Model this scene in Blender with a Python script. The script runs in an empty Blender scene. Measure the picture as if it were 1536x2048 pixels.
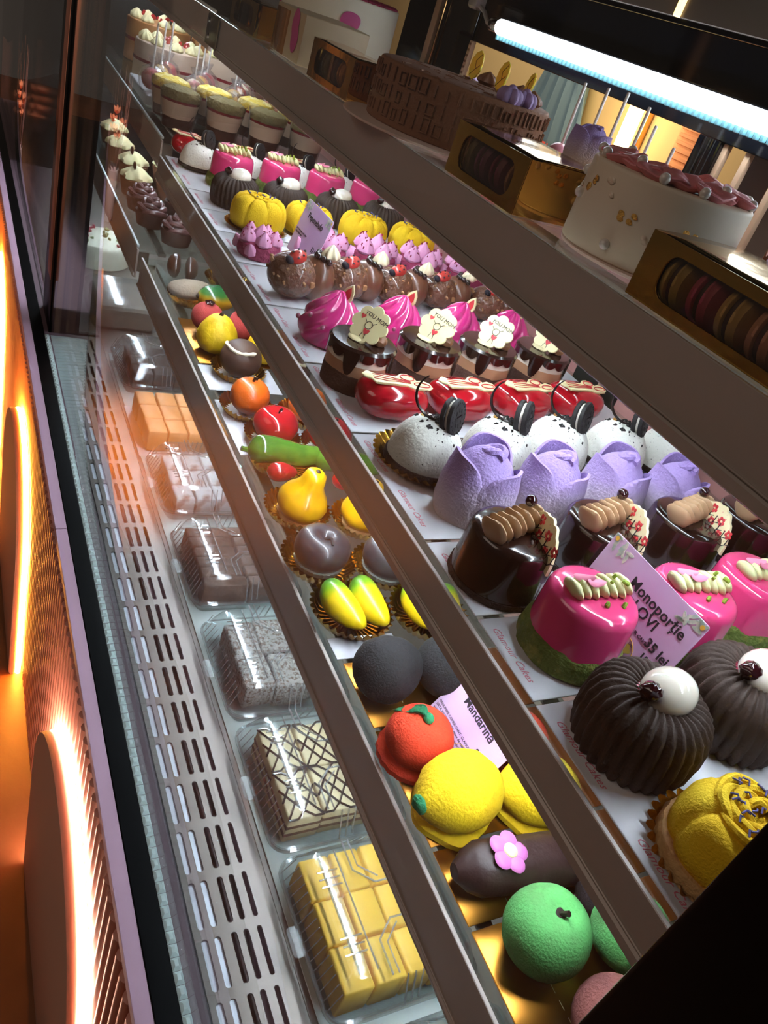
import bpy, math, random
from mathutils import Vector, Matrix, noise
random.seed(7)
PI = math.pi
sc = bpy.context.scene
col = sc.collection
H0 = 1.32                                  # eye height above the shop floor; shelf heights below are relative to the eye
UP, MID, LOW, DECK = H0-.125, H0-.36, H0-.55, H0-.76
GY = .19                                   # plane of the front glass

# ------------------------------------------------------------------ camera, world, exposure
cd = bpy.data.cameras.new('camera')
cam = bpy.data.objects.new('camera', cd); col.objects.link(cam)
Xr = Vector((.38928376, .87265712, .29483505)); Xd = Vector((.60574845, -.00139924, -.79565499)); Xf = Vector((-.69392144, .48833144, -.5291554))
m = Matrix((( Xr.x, -Xd.x, -Xf.x, 0), (Xr.y, -Xd.y, -Xf.y, 0), (Xr.z, -Xd.z, -Xf.z, H0), (0, 0, 0, 1)))
cam.matrix_world = m
cd.sensor_fit = 'VERTICAL'; cd.sensor_height = 32.0; cd.lens = 32.0*1574/2048
cd.clip_start = .01; cd.clip_end = 60
sc.camera = cam
sc.view_settings.view_transform = 'Standard'; sc.view_settings.look = 'None'
sc.view_settings.exposure = 0.0; sc.view_settings.gamma = 1.0; sc.view_settings.use_curve_mapping = False
w = bpy.data.worlds.new('shop'); sc.world = w; w.use_nodes = True
w.node_tree.nodes['Background'].inputs[0].default_value = (1, .80, .66, 1)
w.node_tree.nodes['Background'].inputs[1].default_value = .04
sc.cycles.max_bounces = 10; sc.cycles.transparent_max_bounces = 24; sc.cycles.diffuse_bounces = 3
sc.cycles.glossy_bounces = 4; sc.cycles.caustics_reflective = False; sc.cycles.caustics_refractive = False

def area(name, loc, target, sx, sy, power, color):
    l = bpy.data.lights.new(name, 'AREA'); l.shape = 'RECTANGLE'; l.size = sx; l.size_y = sy; l.energy = power; l.color = color
    o = bpy.data.objects.new(name, l); col.objects.link(o); o.location = loc
    o.rotation_euler = (Vector(target)-Vector(loc)).to_track_quat('-Z', 'Y').to_euler(); return o
area('warm_front_fill', (-.7, -1.5, 2.5), (-.7, .35, .9), 1.8, 1.0, 8.5, (1, .80, .68))  # unseen soft warm fill in front, added to light the shelf lips
sl = bpy.data.lights.new('amber_veil_fill', 'SPOT'); sl.energy = 1500; sl.color = (1, .62, .20); sl.spot_size = .36; sl.spot_blend = 1; sl.shadow_soft_size = .05  # unseen spot, added so the glass mirrors an orange lit floor
so = bpy.data.objects.new('amber_veil_fill', sl); col.objects.link(so); so.location = (-1.6, -.75, 2.6); so.rotation_euler = (Vector((-1.98, -.15, 0))-so.location).to_track_quat('-Z', 'Y').to_euler()
def spot(name, loc, target, power, color, size):
    l = bpy.data.lights.new(name, 'SPOT'); l.energy = power; l.color = color; l.spot_size = size; l.spot_blend = 1; l.shadow_soft_size = .05
    o = bpy.data.objects.new(name, l); col.objects.link(o); o.location = loc; o.rotation_euler = (Vector(target)-Vector(loc)).to_track_quat('-Z', 'Y').to_euler(); return o
spot('post_fill_spot', (1.0, -1.0, 2.1), (-1.62, .22, 1.05), 170, (1, .76, .58), .30)  # unseen spot added to brighten the strips of the corner post
spot('bouquet_fill_spot', (-2.7, -.05, 2.2), (-4.2, .02, .42), 260, (1, .85, .75), .5)  # unseen spot added so the bouquet's mirror image shows
area('back_room_lamp', (-3.2, 1.5, 2.3), (-3.2, 2.4, 1.1), 1.6, .5, 26, (1, .86, .66))

# ------------------------------------------------------------------ materials
def lin(c):
    return tuple((x/255/12.92 if x/255 <= .04045 else ((x/255+.055)/1.055)**2.4) for x in c) + (1,)
MATS = {}
def mat(name, c, rough=.5, metal=0, spec=.5, coat=0, bump=None, mix=None, grad=None, emit=None, sss=0, coord='Object'):
    if name in MATS: return MATS[name]
    M = bpy.data.materials.new(name); M.use_nodes = True; nt = M.node_tree; b = nt.nodes['Principled BSDF']
    b.inputs['Base Color'].default_value = lin(c); b.inputs['Roughness'].default_value = rough; b.inputs['Metallic'].default_value = metal
    b.inputs['Specular IOR Level'].default_value = spec; b.inputs['Coat Weight'].default_value = coat; b.inputs['Coat Roughness'].default_value = .06
    if sss:
        b.inputs['Subsurface Weight'].default_value = sss; b.inputs['Subsurface Radius'].default_value = (.01, .006, .004); b.inputs['Subsurface Scale'].default_value = .4
    tc = nt.nodes.new('ShaderNodeTexCoord')
    src = None
    if grad:                                # (axis, [(pos,color)...], lo, hi): the thing's own colour changes along an axis
        ax, stops, lo, hi = grad
        sp = nt.nodes.new('ShaderNodeSeparateXYZ'); nt.links.new(tc.outputs[coord], sp.inputs[0])
        nz = nt.nodes.new('ShaderNodeTexNoise'); nz.inputs['Scale'].default_value = 45; nt.links.new(tc.outputs[coord], nz.inputs[0])
        mr = nt.nodes.new('ShaderNodeMapRange'); mr.inputs[1].default_value = lo; mr.inputs[2].default_value = hi
        nt.links.new(sp.outputs[ax], mr.inputs[0])
        ad = nt.nodes.new('ShaderNodeMath'); ad.operation = 'MULTIPLY_ADD'; ad.inputs[1].default_value = .22; nt.links.new(nz.outputs[0], ad.inputs[0]); nt.links.new(mr.outputs[0], ad.inputs[2])
        sb = nt.nodes.new('ShaderNodeMath'); sb.operation = 'SUBTRACT'; sb.inputs[1].default_value = .11; nt.links.new(ad.outputs[0], sb.inputs[0])
        cr = nt.nodes.new('ShaderNodeValToRGB'); e = cr.color_ramp.elements
        while len(e) < len(stops): e.new(.5)
        for k, (p, cc) in enumerate(stops): e[k].position = p; e[k].color = lin(cc)
        nt.links.new(sb.outputs[0], cr.inputs[0]); src = cr.outputs[0]
    if mix:                                 # (scale, colour2, lo, hi, kind)
        s, c2, lo, hi = mix[:4]
        kind = mix[4] if len(mix) > 4 else 'noise'
        if kind == 'noise':
            n = nt.nodes.new('ShaderNodeTexNoise'); n.inputs['Scale'].default_value = s; n.inputs['Detail'].default_value = 5; out = n.outputs[0]
        else:
            n = nt.nodes.new('ShaderNodeTexVoronoi'); n.inputs['Scale'].default_value = s; out = n.outputs[0]
        nt.links.new(tc.outputs[coord], n.inputs[0])
        mr = nt.nodes.new('ShaderNodeMapRange'); mr.inputs[1].default_value = lo; mr.inputs[2].default_value = hi; nt.links.new(out, mr.inputs[0])
        mx = nt.nodes.new('ShaderNodeMix'); mx.data_type = 'RGBA'; nt.links.new(mr.outputs[0], mx.inputs[0])
        if src: nt.links.new(src, mx.inputs[6])
        else: mx.inputs[6].default_value = lin(c)
        mx.inputs[7].default_value = lin(c2); src = mx.outputs[2]
    if src: nt.links.new(src, b.inputs['Base Color'])
    if bump:
        n = nt.nodes.new('ShaderNodeTexNoise'); n.inputs['Scale'].default_value = bump[0]; n.inputs['Detail'].default_value = 4
        nt.links.new(tc.outputs[coord], n.inputs[0])
        bp = nt.nodes.new('ShaderNodeBump'); bp.inputs['Strength'].default_value = bump[1]; bp.inputs['Distance'].default_value = bump[2] if len(bump) > 2 else .002
        nt.links.new(n.outputs[0], bp.inputs['Height']); nt.links.new(bp.outputs[0], b.inputs['Normal'])
    if emit:
        b.inputs['Emission Color'].default_value = lin(emit[0]); b.inputs['Emission Strength'].default_value = emit[1]
    MATS[name] = M; return M
def clear(name, tint=(255, 255, 255), rough=.02, f0=.04, haze=0):
    """thin clear sheet: Fresnel mirror over see-through"""
    if name in MATS: return MATS[name]
    M = bpy.data.materials.new(name); M.use_nodes = True; nt = M.node_tree; nt.nodes.remove(nt.nodes['Principled BSDF'])
    out = nt.nodes['Material Output']; tr = nt.nodes.new('ShaderNodeBsdfTransparent'); tr.inputs[0].default_value = lin(tint)
    gl = nt.nodes.new('ShaderNodeBsdfGlossy'); gl.inputs['Roughness'].default_value = rough
    g = nt.nodes.new('ShaderNodeNewGeometry'); d = nt.nodes.new('ShaderNodeVectorMath'); d.operation = 'DOT_PRODUCT'
    nt.links.new(g.outputs['Incoming'], d.inputs[0]); nt.links.new(g.outputs['Normal'], d.inputs[1])
    def mth(op, a, b=None):
        n = nt.nodes.new('ShaderNodeMath'); n.operation = op
        for i, x in enumerate((a, b)):
            if x is None: continue
            if isinstance(x, (int, float)): n.inputs[i].default_value = x
            else: nt.links.new(x, n.inputs[i])
        return n.outputs[0]
    c = mth('ABSOLUTE', d.outputs['Value']); k = mth('POWER', mth('SUBTRACT', 1.0, c), 5.0)
    r = mth('ADD', mth('MULTIPLY', k, 1-f0), f0)
    mx = nt.nodes.new('ShaderNodeMixShader'); nt.links.new(r, mx.inputs[0]); nt.links.new(tr.outputs[0], mx.inputs[1]); nt.links.new(gl.outputs[0], mx.inputs[2])
    last = mx
    if haze:
        df = nt.nodes.new('ShaderNodeBsdfDiffuse'); df.inputs[0].default_value = (.9, .93, .95, 1)
        m2 = nt.nodes.new('ShaderNodeMixShader'); m2.inputs[0].default_value = haze
        nt.links.new(mx.outputs[0], m2.inputs[1]); nt.links.new(df.outputs[0], m2.inputs[2]); last = m2
    nt.links.new(last.outputs[0], out.inputs[0]); MATS[name] = M; return M

# ------------------------------------------------------------------ mesh builder
class MB:
    def __init__(s): s.v = []; s.f = []
    def loft(s, rings, caps=(True, True), T=None, closed=True):
        o = len(s.v); n = len(rings[0])
        for r in rings:
            for p in r:
                p = Vector(p); s.v.append(tuple(T @ p) if T else tuple(p))
        for i in range(len(rings)-1):
            for j in range(n if closed else n-1):
                k = (j+1) % n
                s.f.append((o+i*n+j, o+i*n+k, o+(i+1)*n+k, o+(i+1)*n+j))
        if caps[0]: s.f.append(tuple(o+j for j in range(n-1, -1, -1)))
        if caps[1]: s.f.append(tuple(o+(len(rings)-1)*n+j for j in range(n)))
        return s
    def lathe(s, prof, seg=32, mod=None, T=None, caps=(True, True)):
        R = []
        for t, (r, z) in enumerate(prof):
            ring = []
            for j in range(seg):
                a = 2*PI*j/seg; rr, zz = (mod(a, r, z, t/(len(prof)-1)) if mod else (r, z))
                ring.append((rr*math.cos(a), rr*math.sin(a), zz))
            R.append(ring)
        return s.loft(R, caps, T)
    def sphere(s, c, r, nu=10, nv=16, fn=None, T=None):
        if isinstance(r, (int, float)): r = (r, r, r)
        R = []
        for i in range(nu+1):
            th = PI*min(max(i/nu, .002), .998)
            ring = []
            for j in range(nv):
                a = 2*PI*j/nv
                p = Vector((math.sin(th)*math.cos(a), math.sin(th)*math.sin(a), -math.cos(th)))
                q = Vector((p.x*r[0], p.y*r[1], p.z*r[2]))
                if fn: q = fn(p, q)
                ring.append(q+Vector(c))
            R.append(ring)
        return s.loft(R, (True, True), T)
    def tube(s, pts, r, seg=6, T=None):
        pts = [Vector(p) for p in pts]; R = []
        n0 = None
        for i, p in enumerate(pts):
            t = (pts[min(i+1, len(pts)-1)]-pts[max(i-1, 0)]).normalized()
            if n0 is None: n0 = t.orthogonal().normalized()
            n0 = (n0-t*n0.dot(t)).normalized(); b = t.cross(n0)
            rr = r[i] if isinstance(r, (list, tuple)) else r
            R.append([p+n0*math.cos(2*PI*j/seg)*rr+b*math.sin(2*PI*j/seg)*rr for j in range(seg)])
        return s.loft(R, (True, True), T)
    def rbox(s, c, d, b=.002, cr=None, n=2, T=None, taper=1.0):
        """box with chamfered rims and rounded upright corners"""
        cr = b if cr is None else cr
        x, y, z = c; w, l, h = d
        R = []
        for ins, zz, tp in ((b, -h/2, 1), (0, -h/2+b, 1), (0, h/2-b, taper), (b, h/2, taper)):
            R.append([(x+px*tp, y+py*tp, z+zz) for px, py in rr2(w-2*ins, l-2*ins, max(cr-ins, .0002), n)])
        return s.loft(R, (True, True), T)
    def prism(s, outl, z0, z1, b=0, T=None):
        if b:
            n = len(outl); cx = sum(p[0] for p in outl)/n; cy = sum(p[1] for p in outl)/n
            def ins(k): return [(cx+(p[0]-cx)*k, cy+(p[1]-cy)*k) for p in outl]
            R = [[(*p, z0) for p in ins(1-b)], [(*p, z0+(z1-z0)*.25) for p in outl], [(*p, z0+(z1-z0)*.75) for p in outl], [(*p, z1) for p in ins(1-b)]]
        else: R = [[(*p, z0) for p in outl], [(*p, z1) for p in outl]]
        return s.loft(R, (True, True), T)
    def build(s, name, mt, parent=None, smooth=True, ang=42, loc=None):
        me = bpy.data.meshes.new(name); me.from_pydata(s.v, [], s.f); me.update()
        if smooth:
            me.polygons.foreach_set('use_smooth', [True]*len(me.polygons)); me.set_sharp_from_angle(angle=math.radians(ang))
        me.materials.append(mt); o = bpy.data.objects.new(name, me); col.objects.link(o)
        if parent: o.parent = parent
        if loc: o.location = loc
        return o
def rr2(w, l, r, n=3):
    r = min(r, w/2-1e-5, l/2-1e-5); P = []
    for cx, cy, a0 in ((w/2-r, l/2-r, 0), (-w/2+r, l/2-r, PI/2), (-w/2+r, -l/2+r, PI), (w/2-r, -l/2+r, 1.5*PI)):
        for k in range(n+1):
            a = a0+PI/2*k/n; P.append((cx+r*math.cos(a), cy+r*math.sin(a)))
    return P
def TR(loc=(0, 0, 0), rot=(0, 0, 0), sc_=(1, 1, 1)):
    return Matrix.Translation(loc) @ Matrix.Rotation(rot[2], 4, 'Z') @ Matrix.Rotation(rot[1], 4, 'Y') @ Matrix.Rotation(rot[0], 4, 'X') @ Matrix.Diagonal((*sc_, 1))
def box(name, c, d, mt, parent=None, b=.001, kind=None):
    o = MB().rbox(c, d, b).build(name, mt, parent)
    if kind: o['kind'] = kind
    return o
def tag(o, label, cat, group=None):
    o['label'] = label; o['category'] = cat
    if group: o['group'] = group
    return o
def thing(name, label, cat, loc=(0, 0, 0), rz=0, group=None):
    o = bpy.data.objects.new(name, None); col.objects.link(o); o.empty_display_size = .02
    o.location = loc; o.rotation_euler = (0, 0, rz); return tag(o, label, cat, group)
def dup(root, loc, rz, label, s=1.0, group=None, skip=()):
    c = root.copy(); col.objects.link(c); c.location = loc; c.rotation_euler = (0, 0, rz); c['label'] = label; c.scale = (s, s, s)
    if group: c['group'] = group
    for ch in list(root.children):
        if ch.name.split('.')[0] in skip: continue
        k = ch.copy(); col.objects.link(k); k.parent = c
        for g in list(ch.children):
            h = g.copy(); col.objects.link(h); h.parent = k
    return c
ORD = ['first', 'second', 'third', 'fourth', 'fifth', 'sixth', 'seventh', 'eighth', 'ninth', 'tenth', 'eleventh', 'twelfth']
def row(maker, desc, spots, z, group, rz=0, tail='from the glass', proto=None):
    root = proto
    out = []
    for i, t in enumerate(spots):
        x, y = t[0], t[1]; s = t[2] if len(t) > 2 else 1.0
        lab = f'{desc}, {ORD[i]} {tail}'; r = rz+random.uniform(-.12, .12)
        if root is None:
            root = maker(lab); root.location = (x, y, z); root.rotation_euler = (0, 0, r); root['group'] = group; root.scale = (s, s, s); out.append(root)
        else: out.append(dup(root, (x, y, z), r, lab, s, group))
    return out
def text(name, body, size, mt, parent, T, shear=0, align='LEFT', ext=.00012):
    c = bpy.data.curves.new(name, 'FONT'); c.body = body; c.size = size; c.extrude = ext; c.shear = shear; c.align_x = align; c.resolution_u = 2
    c.offset = .00022 if size > .007 and shear == 0 else 0
    q = bpy.data.objects.new('lettering', c); col.objects.link(q)
    me = bpy.data.meshes.new_from_object(q.evaluated_get(bpy.context.evaluated_depsgraph_get())); bpy.data.objects.remove(q)
    me.materials.clear(); me.materials.append(mt)
    o = bpy.data.objects.new(name, me); col.objects.link(o); o.parent = parent; o.matrix_local = T; return o

# shared materials
steel = mat('brushed_steel', (120, 112, 104), .4, .25, bump=(60, .03))
lipm = mat('shelf_lip_paint', (184, 172, 162), .42, .15)
black = mat('black_frame', (5, 4, 5), .3, spec=.12)
lilac = mat('lilac_laminate', (196, 160, 182), .45)
flute = mat('fluted_panel', (205, 140, 122), .5)
glass = clear('front_glass'); shelfglass = clear('shelf_glass', (244, 250, 248))
plast = clear('clear_plastic', (236, 240, 240), .11, .10, .018)
plastd = clear('clear_plastic_rim', (222, 228, 228), .06, .13, .05)
white_led = mat('led_white', (240, 248, 255), emit=((226, 242, 255), 190))
gold = mat('gold_foil', (214, 160, 62), .22, 1, bump=(30, .25, .002))
goldb = mat('gold_board', (196, 132, 52), .3, 1, bump=(14, .25, .003))
foil = mat('gold_box_foil', (214, 166, 74), .12, 1, bump=(8, .4, .004)); mirrorfoil = mat('gold_mirror_foil', (226, 170, 80), .05, 1, bump=(6, .08, .003))
boardw = mat('white_board', (226, 226, 230), .35)
pinkink = mat('pink_ink', (226, 130, 150), .6)
ink = mat('black_ink', (34, 26, 36), .7)
cardm = mat('card_paper', (214, 176, 216), .6, grad=(0, [(0, (222, 190, 222)), (.5, (206, 166, 212)), (1, (218, 182, 220))], -.05, .05))
leafp = mat('printed_leaves', (176, 196, 182), .7, mix=(260, (226, 220, 206), .4, .62))
daisy = mat('printed_daisy', (226, 176, 66), .7)
def choc(name, c=(58, 32, 24), rough=.18, coat=.6): return mat(name, c, rough, coat=coat)
dchoc = choc('dark_glaze', (40, 20, 14)); mchoc = mat('milk_chocolate', (106, 66, 44), .3, bump=(120, .3), coat=.2); crumb = mat('dark_biscuit', (48, 30, 22), .9, bump=(500, .9, .003))
ivory = mat('white_chocolate', (246, 232, 176), .4, sss=.1)
leafgold = mat('gold_leaf', (230, 180, 90), .3, 1, bump=(400, 1, .003))
berry = mat('dark_cherry', (44, 8, 14), .08, coat=1)
pearlm = mat('sugar_pearl', (236, 226, 214), .25, coat=.6)
biscuit = mat('pale_biscuit', (214, 168, 110), .8, bump=(180, .8, .003), mix=(60, (176, 118, 66), .45, .7))
redprint = mat('red_print', (214, 60, 66), .5)

# ------------------------------------------------------------------ setting
fl = MB().rbox((-1.5, -.6, -.02), (11, 7, .04), .001).build('floor', mat('floor_tiles', (150, 98, 62), .38, bump=(90, .15), mix=(7, (128, 80, 50), .35, .7)), smooth=False); fl['kind'] = 'structure'
wb = MB().rbox((-1.5, 2.5, 1.5), (9, .1, 3.0), .001).build('wall_back', mat('cream_wall', (222, 196, 140), .7), smooth=False); wb['kind'] = 'structure'

case = thing('display_case', 'long pastry display case with lilac ledge and fluted front', 'display case', (-1.6, .5, 0))
def cpart(mb, name, mt, parent=None, **k):                 # geometry given in world coordinates, parented to the case
    o = mb.build(name, mt, **k); p = parent or case; o.parent = p
    if p is case: o.location = (1.6, -.5, 0)
    return o
def cbox(name, x0, x1, y0, y1, z0, z1, mt, b=.001, parent=None):
    return cpart(MB().rbox(((x0+x1)/2, (y0+y1)/2, (z0+z1)/2), (x1-x0, y1-y0, z1-z0), b), name, mt, parent)
X0, X1 = -3.6, .3
fp = cbox('front_panel', X0, X1, .1465, .168, 0, DECK-.012, flute)
rib0 = None
for k in range(196):
    x = .12-.0187*k
    if rib0 is None:
        rib0 = cpart(MB().lathe([(.0072, .01), (.0072, DECK-.014), (.005, DECK-.0125)], 10), 'rib', flute, fp); rib0.location = (x, .1435, 0)
    else:
        r = rib0.copy(); col.objects.link(r); r.location = (x, .1435, 0)
cbox('ledge', -.9575, X1, .1405, .1565, DECK-.014, DECK, lilac, .0006); cbox('ledge', X0, -.9585, .1405, .1565, DECK-.014, DECK, lilac, .0006)
cbox('sill', X0, X1, .1565, .179, DECK-.05, DECK+.0012, black, .001); cbox('gasket', X0, X1, .179, .2025, DECK-.05, DECK-.0006, mat('maroon_gasket', (96, 76, 84), .45), .0006)
cbox('front_glass', -1.655, -.05, GY-.002, GY+.002, DECK, H0+.33, glass, .0003)
cbox('front_glass', X0, -1.665, GY-.002, GY+.002, DECK, H0+.33, glass, .0003)
# corner posts
cbox('corner_post', -1.735, -1.604, .1875, .197, DECK-.01, H0+.33, black, .001)
cbox('corner_post', -.0505, .34, .172, .25, DECK-.02, H0+.33, black, .002)
cop = mat('bronze_profile', (190, 132, 112), .4, .8); tan = mat('tan_profile', (232, 186, 146), .42, 1); dkp = mat('dark_profile', (150, 112, 92), .45, 1)
cbox('profile_strip', -1.690, -1.632, .1868, .1880, DECK+.1, H0+.33, cop, .0003)
for (y0, y1, mm, x) in ((.1975, .2095, tan, -1.604), (.2095, .2135, black, -1.610), (.2135, .2250, tan, -1.604), (.2250, .2385, dkp, -1.610), (.2385, .2455, black, -1.606)):
    cbox('profile_strip', -1.64, x, y0, y1, DECK, H0+.33, mm, .0006)
mb = MB()
for k in range(150):
    z = H0-.62+k*.0062
    mb.rbox((-1.6038, .2078, z), (.0012, .0012, .0026), .0002); mb.rbox((-1.6038, .2234, z), (.0012, .0014, .0026), .0002)
o = cpart(mb, 'perforation', black, smooth=False); o['kind'] = 'stuff'
# perforated deck
cu = bpy.data.curves.new('deck', 'CURVE'); cu.dimensions = '2D'; cu.fill_mode = 'BOTH'; cu.extrude = .0012
def spl(pts):
    s = cu.splines.new('POLY'); s.points.add(len(pts)-1); s.use_cyclic_u = True
    for p, q in zip(s.points, pts): p.co = (q[0], q[1], 0, 1)
spl([(-1.60, .2035), (-.03, .2035), (-.03, .287), (-1.60, .287)])
SL = ((.2123, .0066), (.2248, .0066), (.2408, .0062), (.2528, .0056), (.2663, .0050))
for yc, ws in SL:
    k = 0; x = -.06
    while x > -1.56:
        spl([(x-.0235+px, yc+py) for px, py in rr2(.0475, ws, ws*.48, 3)]); x -= .0568
tmp = bpy.data.objects.new('deck', cu); col.objects.link(tmp)
dg = bpy.context.evaluated_depsgraph_get(); me = bpy.data.meshes.new_from_object(tmp.evaluated_get(dg)); bpy.data.objects.remove(tmp)
me.materials.clear(); me.materials.append(steel); do = bpy.data.objects.new('deck_grille', me); col.objects.link(do); do.parent = case; do.location = (1.6, -.5, DECK)
slot_glow_white = mat('slot_glow_white', (232, 242, 255), .4)  # white strip stands in for LED light shining out of the front slots
cbox('slot_backing', -1.6, -.03, .207, .2325, DECK-.0034, DECK-.0016, slot_glow_white, .0005)
cbox('slot_backing', -1.6, -.03, .2330, .285, DECK-.03, DECK-.0265, mat('dark_duct', (60, 46, 40), .7), .0005)
cbox('deck_plate', -3.5, -.03, .287, .80, DECK-.004, DECK+.0012, steel, .0008)
cbox('deck_plate', -3.5, -1.62, .2, .2865, DECK-.004, DECK+.0012, steel, .0008)
# clear lens strip of the sill light: a row of small pyramids
mb = MB()
for k in range(124):
    x = -.06-.0124*k
    mb.loft([[(x+a, .1836+b, DECK-.0002) for a, b in ((-.006, -.0042), (.006, -.0042), (.006, .0042), (-.006, .0042))], [(x+a*.45, .1836+b*.45, DECK+.0024) for a, b in ((-.006, -.0036), (.006, -.0036), (.006, .0036), (-.006, .0036))]])
o = cpart(mb, 'lens_strip', mat('lens_strip', (206, 228, 226), .12, spec=.8, coat=1), smooth=False); o['kind'] = 'stuff'
# shell of the case
cbox('end_panel', -2.82, -2.78, .2, .85, DECK, H0+.3, mat('dark_end', (34, 34, 34), .4))
cbox('end_panel', -.034, -.006, .255, .85, DECK, H0+.33, mat('end_glass_black', (14, 11, 11), .3))
pinkw = mat('pink_back_wall', (206, 148, 142), .5)
cbox('back_panel', -3.5, -.01, .800, .812, 0, UP-.004, pinkw)
slot = mat('black_slot', (24, 20, 10), .4)
cbox('service_slot', -.806, -.712, .796, .802, MID-.02, MID+.075, slot); cbox('slot_trim', -.752, -.744, .794, .797, MID-.02, MID+.075, mat('slot_trim', (200, 170, 140), .5))
cbox('kick_panel', -3.5, X1, .17, .80, 0, DECK-.06, mat('case_body', (60, 50, 50), .6))
night = mat('dark_mirror_glass', (9, 11, 16), .08, spec=.6)
cbox('back_panel', -1.375, -.01, .800, .81, H0-.0265, H0+.073, night); cbox('back_panel', -1.66, -1.385, .800, .81, UP, H0+.073, night)
brownp = mat('brown_canopy', (92, 78, 66), .35, .2)
cbox('canopy_panel', -3.5, -.01, .79, .81, H0+.0785, H0+.34, brownp); cbox('canopy_seam', -3.5, -.01, .795, .8, H0+.073, H0+.0785, black, .0004)
cbox('canopy_top', -3.5, X1, .17, .85, H0+.33, H0+.36, black)
cbox('back_panel', -.79, -.752, .800, .81, UP, H0-.0266, night, .0005)
cbox('back_panel', -.75, -.01, .86, .87, UP, H0-.0266, mat('dim_cupboard', (112, 92, 78), .35, .2), .0005)
wood = mat('pale_wood_strip', (206, 170, 138), .5)
for x in (-.748, -.712, -.66): cbox('door_frame', x-.004, x+.004, .806, .813, UP, H0-.0268, wood, .0005)
cbox('door_frame', -1.385, -1.375, .798, .806, UP, H0-.0268, wood, .0005)
mb = MB()
for k in range(8): mb.rbox((-1.380, .7975, UP+.03+k*.009), (.005, .001, .0035), .0003)
cpart(mb, 'upright_slot', mat('slot_brown', (120, 80, 60), .6), smooth=False)['kind'] = 'stuff'
brass = mat('polished_brass', (226, 170, 110), .12, 1); chrome = mat('chrome', (226, 226, 226), .08, 1)
for i, x in enumerate((-.683, -.640)):
    tag(MB().lathe([(.0035, 0), (.0042, .001), (.0042, .094), (.003, .095)], 14).build('door_pull', brass if i == 0 else chrome, loc=(x, .835, UP)), ['slim brass door pull behind the pink topped cake', 'slim chrome door pull right of the brass one'][i], 'handle')
cbox('door_frame', -1.535, -1.515, .792, .799, UP, H0+.072, wood, .0005)
cbox('door_frame', -1.502, -1.498, .792, .797, UP, H0+.04, brass, .0005)
cbox('latch_box', -1.525, -1.465, .772, .795, UP, UP+.032, mat('tan_box', (196, 160, 116), .5), .002)
# glowing beads standing in for an LED row mirrored high on the canopy
mb = MB()
for k in range(18): mb.sphere((-.80+k*.022, .775, H0+.124), (.006, .004, .006), 5, 8)
o = cpart(mb, 'mirrored_led_dots', mat('mirrored_led_dot', (190, 225, 230), .2, emit=((190, 226, 232), .8))); o['kind'] = 'stuff'
cbox('lamp_reflection', -.905, -.897, .784, .792, H0+.0785, H0+.2, mat('lamp_reflection_glow', (255, 226, 160), emit=((255, 220, 140), 3)))  # glowing strip standing in for a lamp's reflection, no lamp here

# light tube over the upper shelf
tube = thing('light_tube', 'bright white light tube with modelled teal reflection along the dark back panel', 'lamp', (-.66, .772, H0+.006))
T = TR(rot=(0, PI/2, 0))
MB().lathe([(.011, -.6), (.011, .6)], 16, T=T).build('tube', mat('tube_light', (240, 250, 255), emit=((232, 244, 255), 20)), tube)
rg = MB()
for k in range(120): rg.rbox((-.6+k*.0101, .001, -.0145), (.0052, .006, .008), .0008)
o = rg.build('mirrored_ribs', mat('tube_reflection', (110, 160, 170), .15, coat=1), tube, smooth=False); o['kind'] = 'stuff'  # teal ribs modelled in place of the tube's reflection
MB().rbox((0, .012, .011), (1.2, .022, .005), .001).build('housing', black, tube)
MB().lathe([(.009, 0), (.0105, .004), (.0105, .024), (.007, .028)], 16, T=TR((-.6, 0, 0), (0, -PI/2, 0))).build('end_cap', chrome, tube)
MB().tube([(-.628, 0, 0), (-.65, .004, .0), (-.672, .006, .012), (-.70, .01, .018)], .0035, 8).build('cable', mat('white_cable', (190, 186, 178), .5), tube)
MB().rbox((-.712, .01, .022), (.03, .02, .022), .004).build('plug', mat('white_cable', (190, 186, 178), .5), tube)

# shelves
def shelf(label, x0, x1, yf, z, lip, bead, yled, y1=.793, led=True, group='glass shelves of the display case'):
    t = thing('glass_shelf', label, 'shelf', ((x0+x1)/2, yf, z), 0, group); L = x1-x0
    MB().rbox((0, (y1-yf)/2, -.0035), (L, y1-yf, .006), .0008).build('glass_plate', shelfglass, t)
    MB().rbox((0, -.002, -lip/2-.0005), (L, .004, lip-.001), .0006).build('front_lip', lipm, t)
    MB().rbox((0, -.0045, -lip+bead/2), (L, .005, bead), .0016).build('lip_bead', lipm, t)
    MB().rbox((0, -.0045, -lip+bead+.0016), (L, .003, .0016), .0006).build('lip_ridge', lipm, t)
    if led:
        MB().rbox((0, yled, -.0125), (L-.04, .016, .008), .001).build('led_channel', steel, t)
        n = int((L-.06)/.02); mb = MB()
        for k in range(n): mb.rbox((-(L-.06)/2+.01+k*.02, yled, -.0172), (.0105, .009, .0012), .0003, n=1)
        mb.build('led_strip', white_led, t, smooth=False)['kind'] = 'stuff'
    if 'far section' in label: MB().rbox((0, -.0005, .0026), (L-.02, .005, .005), .0006).build('bright_edge_strip', mat('bright_edge_white', (226, 240, 238), .3), t)  # white strip stands in for the bright glass edge and LED line
    br = mat('bracket_steel', (120, 112, 100), .4, .7)
    for s in (-1, 1): MB().rbox((s*(L/2-.012), .012, -lip*.5), (.004, .02, lip*.7), .0006).build('bracket', br, t)
    return t
shelf('uppermost grey lipped shelf carrying the large cakes', -1.60, -.075, .43, UP, .0610, .011, .05)
shelf('middle grey lipped shelf carrying the rows of small cakes', -1.545, -.09, .347, MID, .0415, .010, .03)
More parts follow.
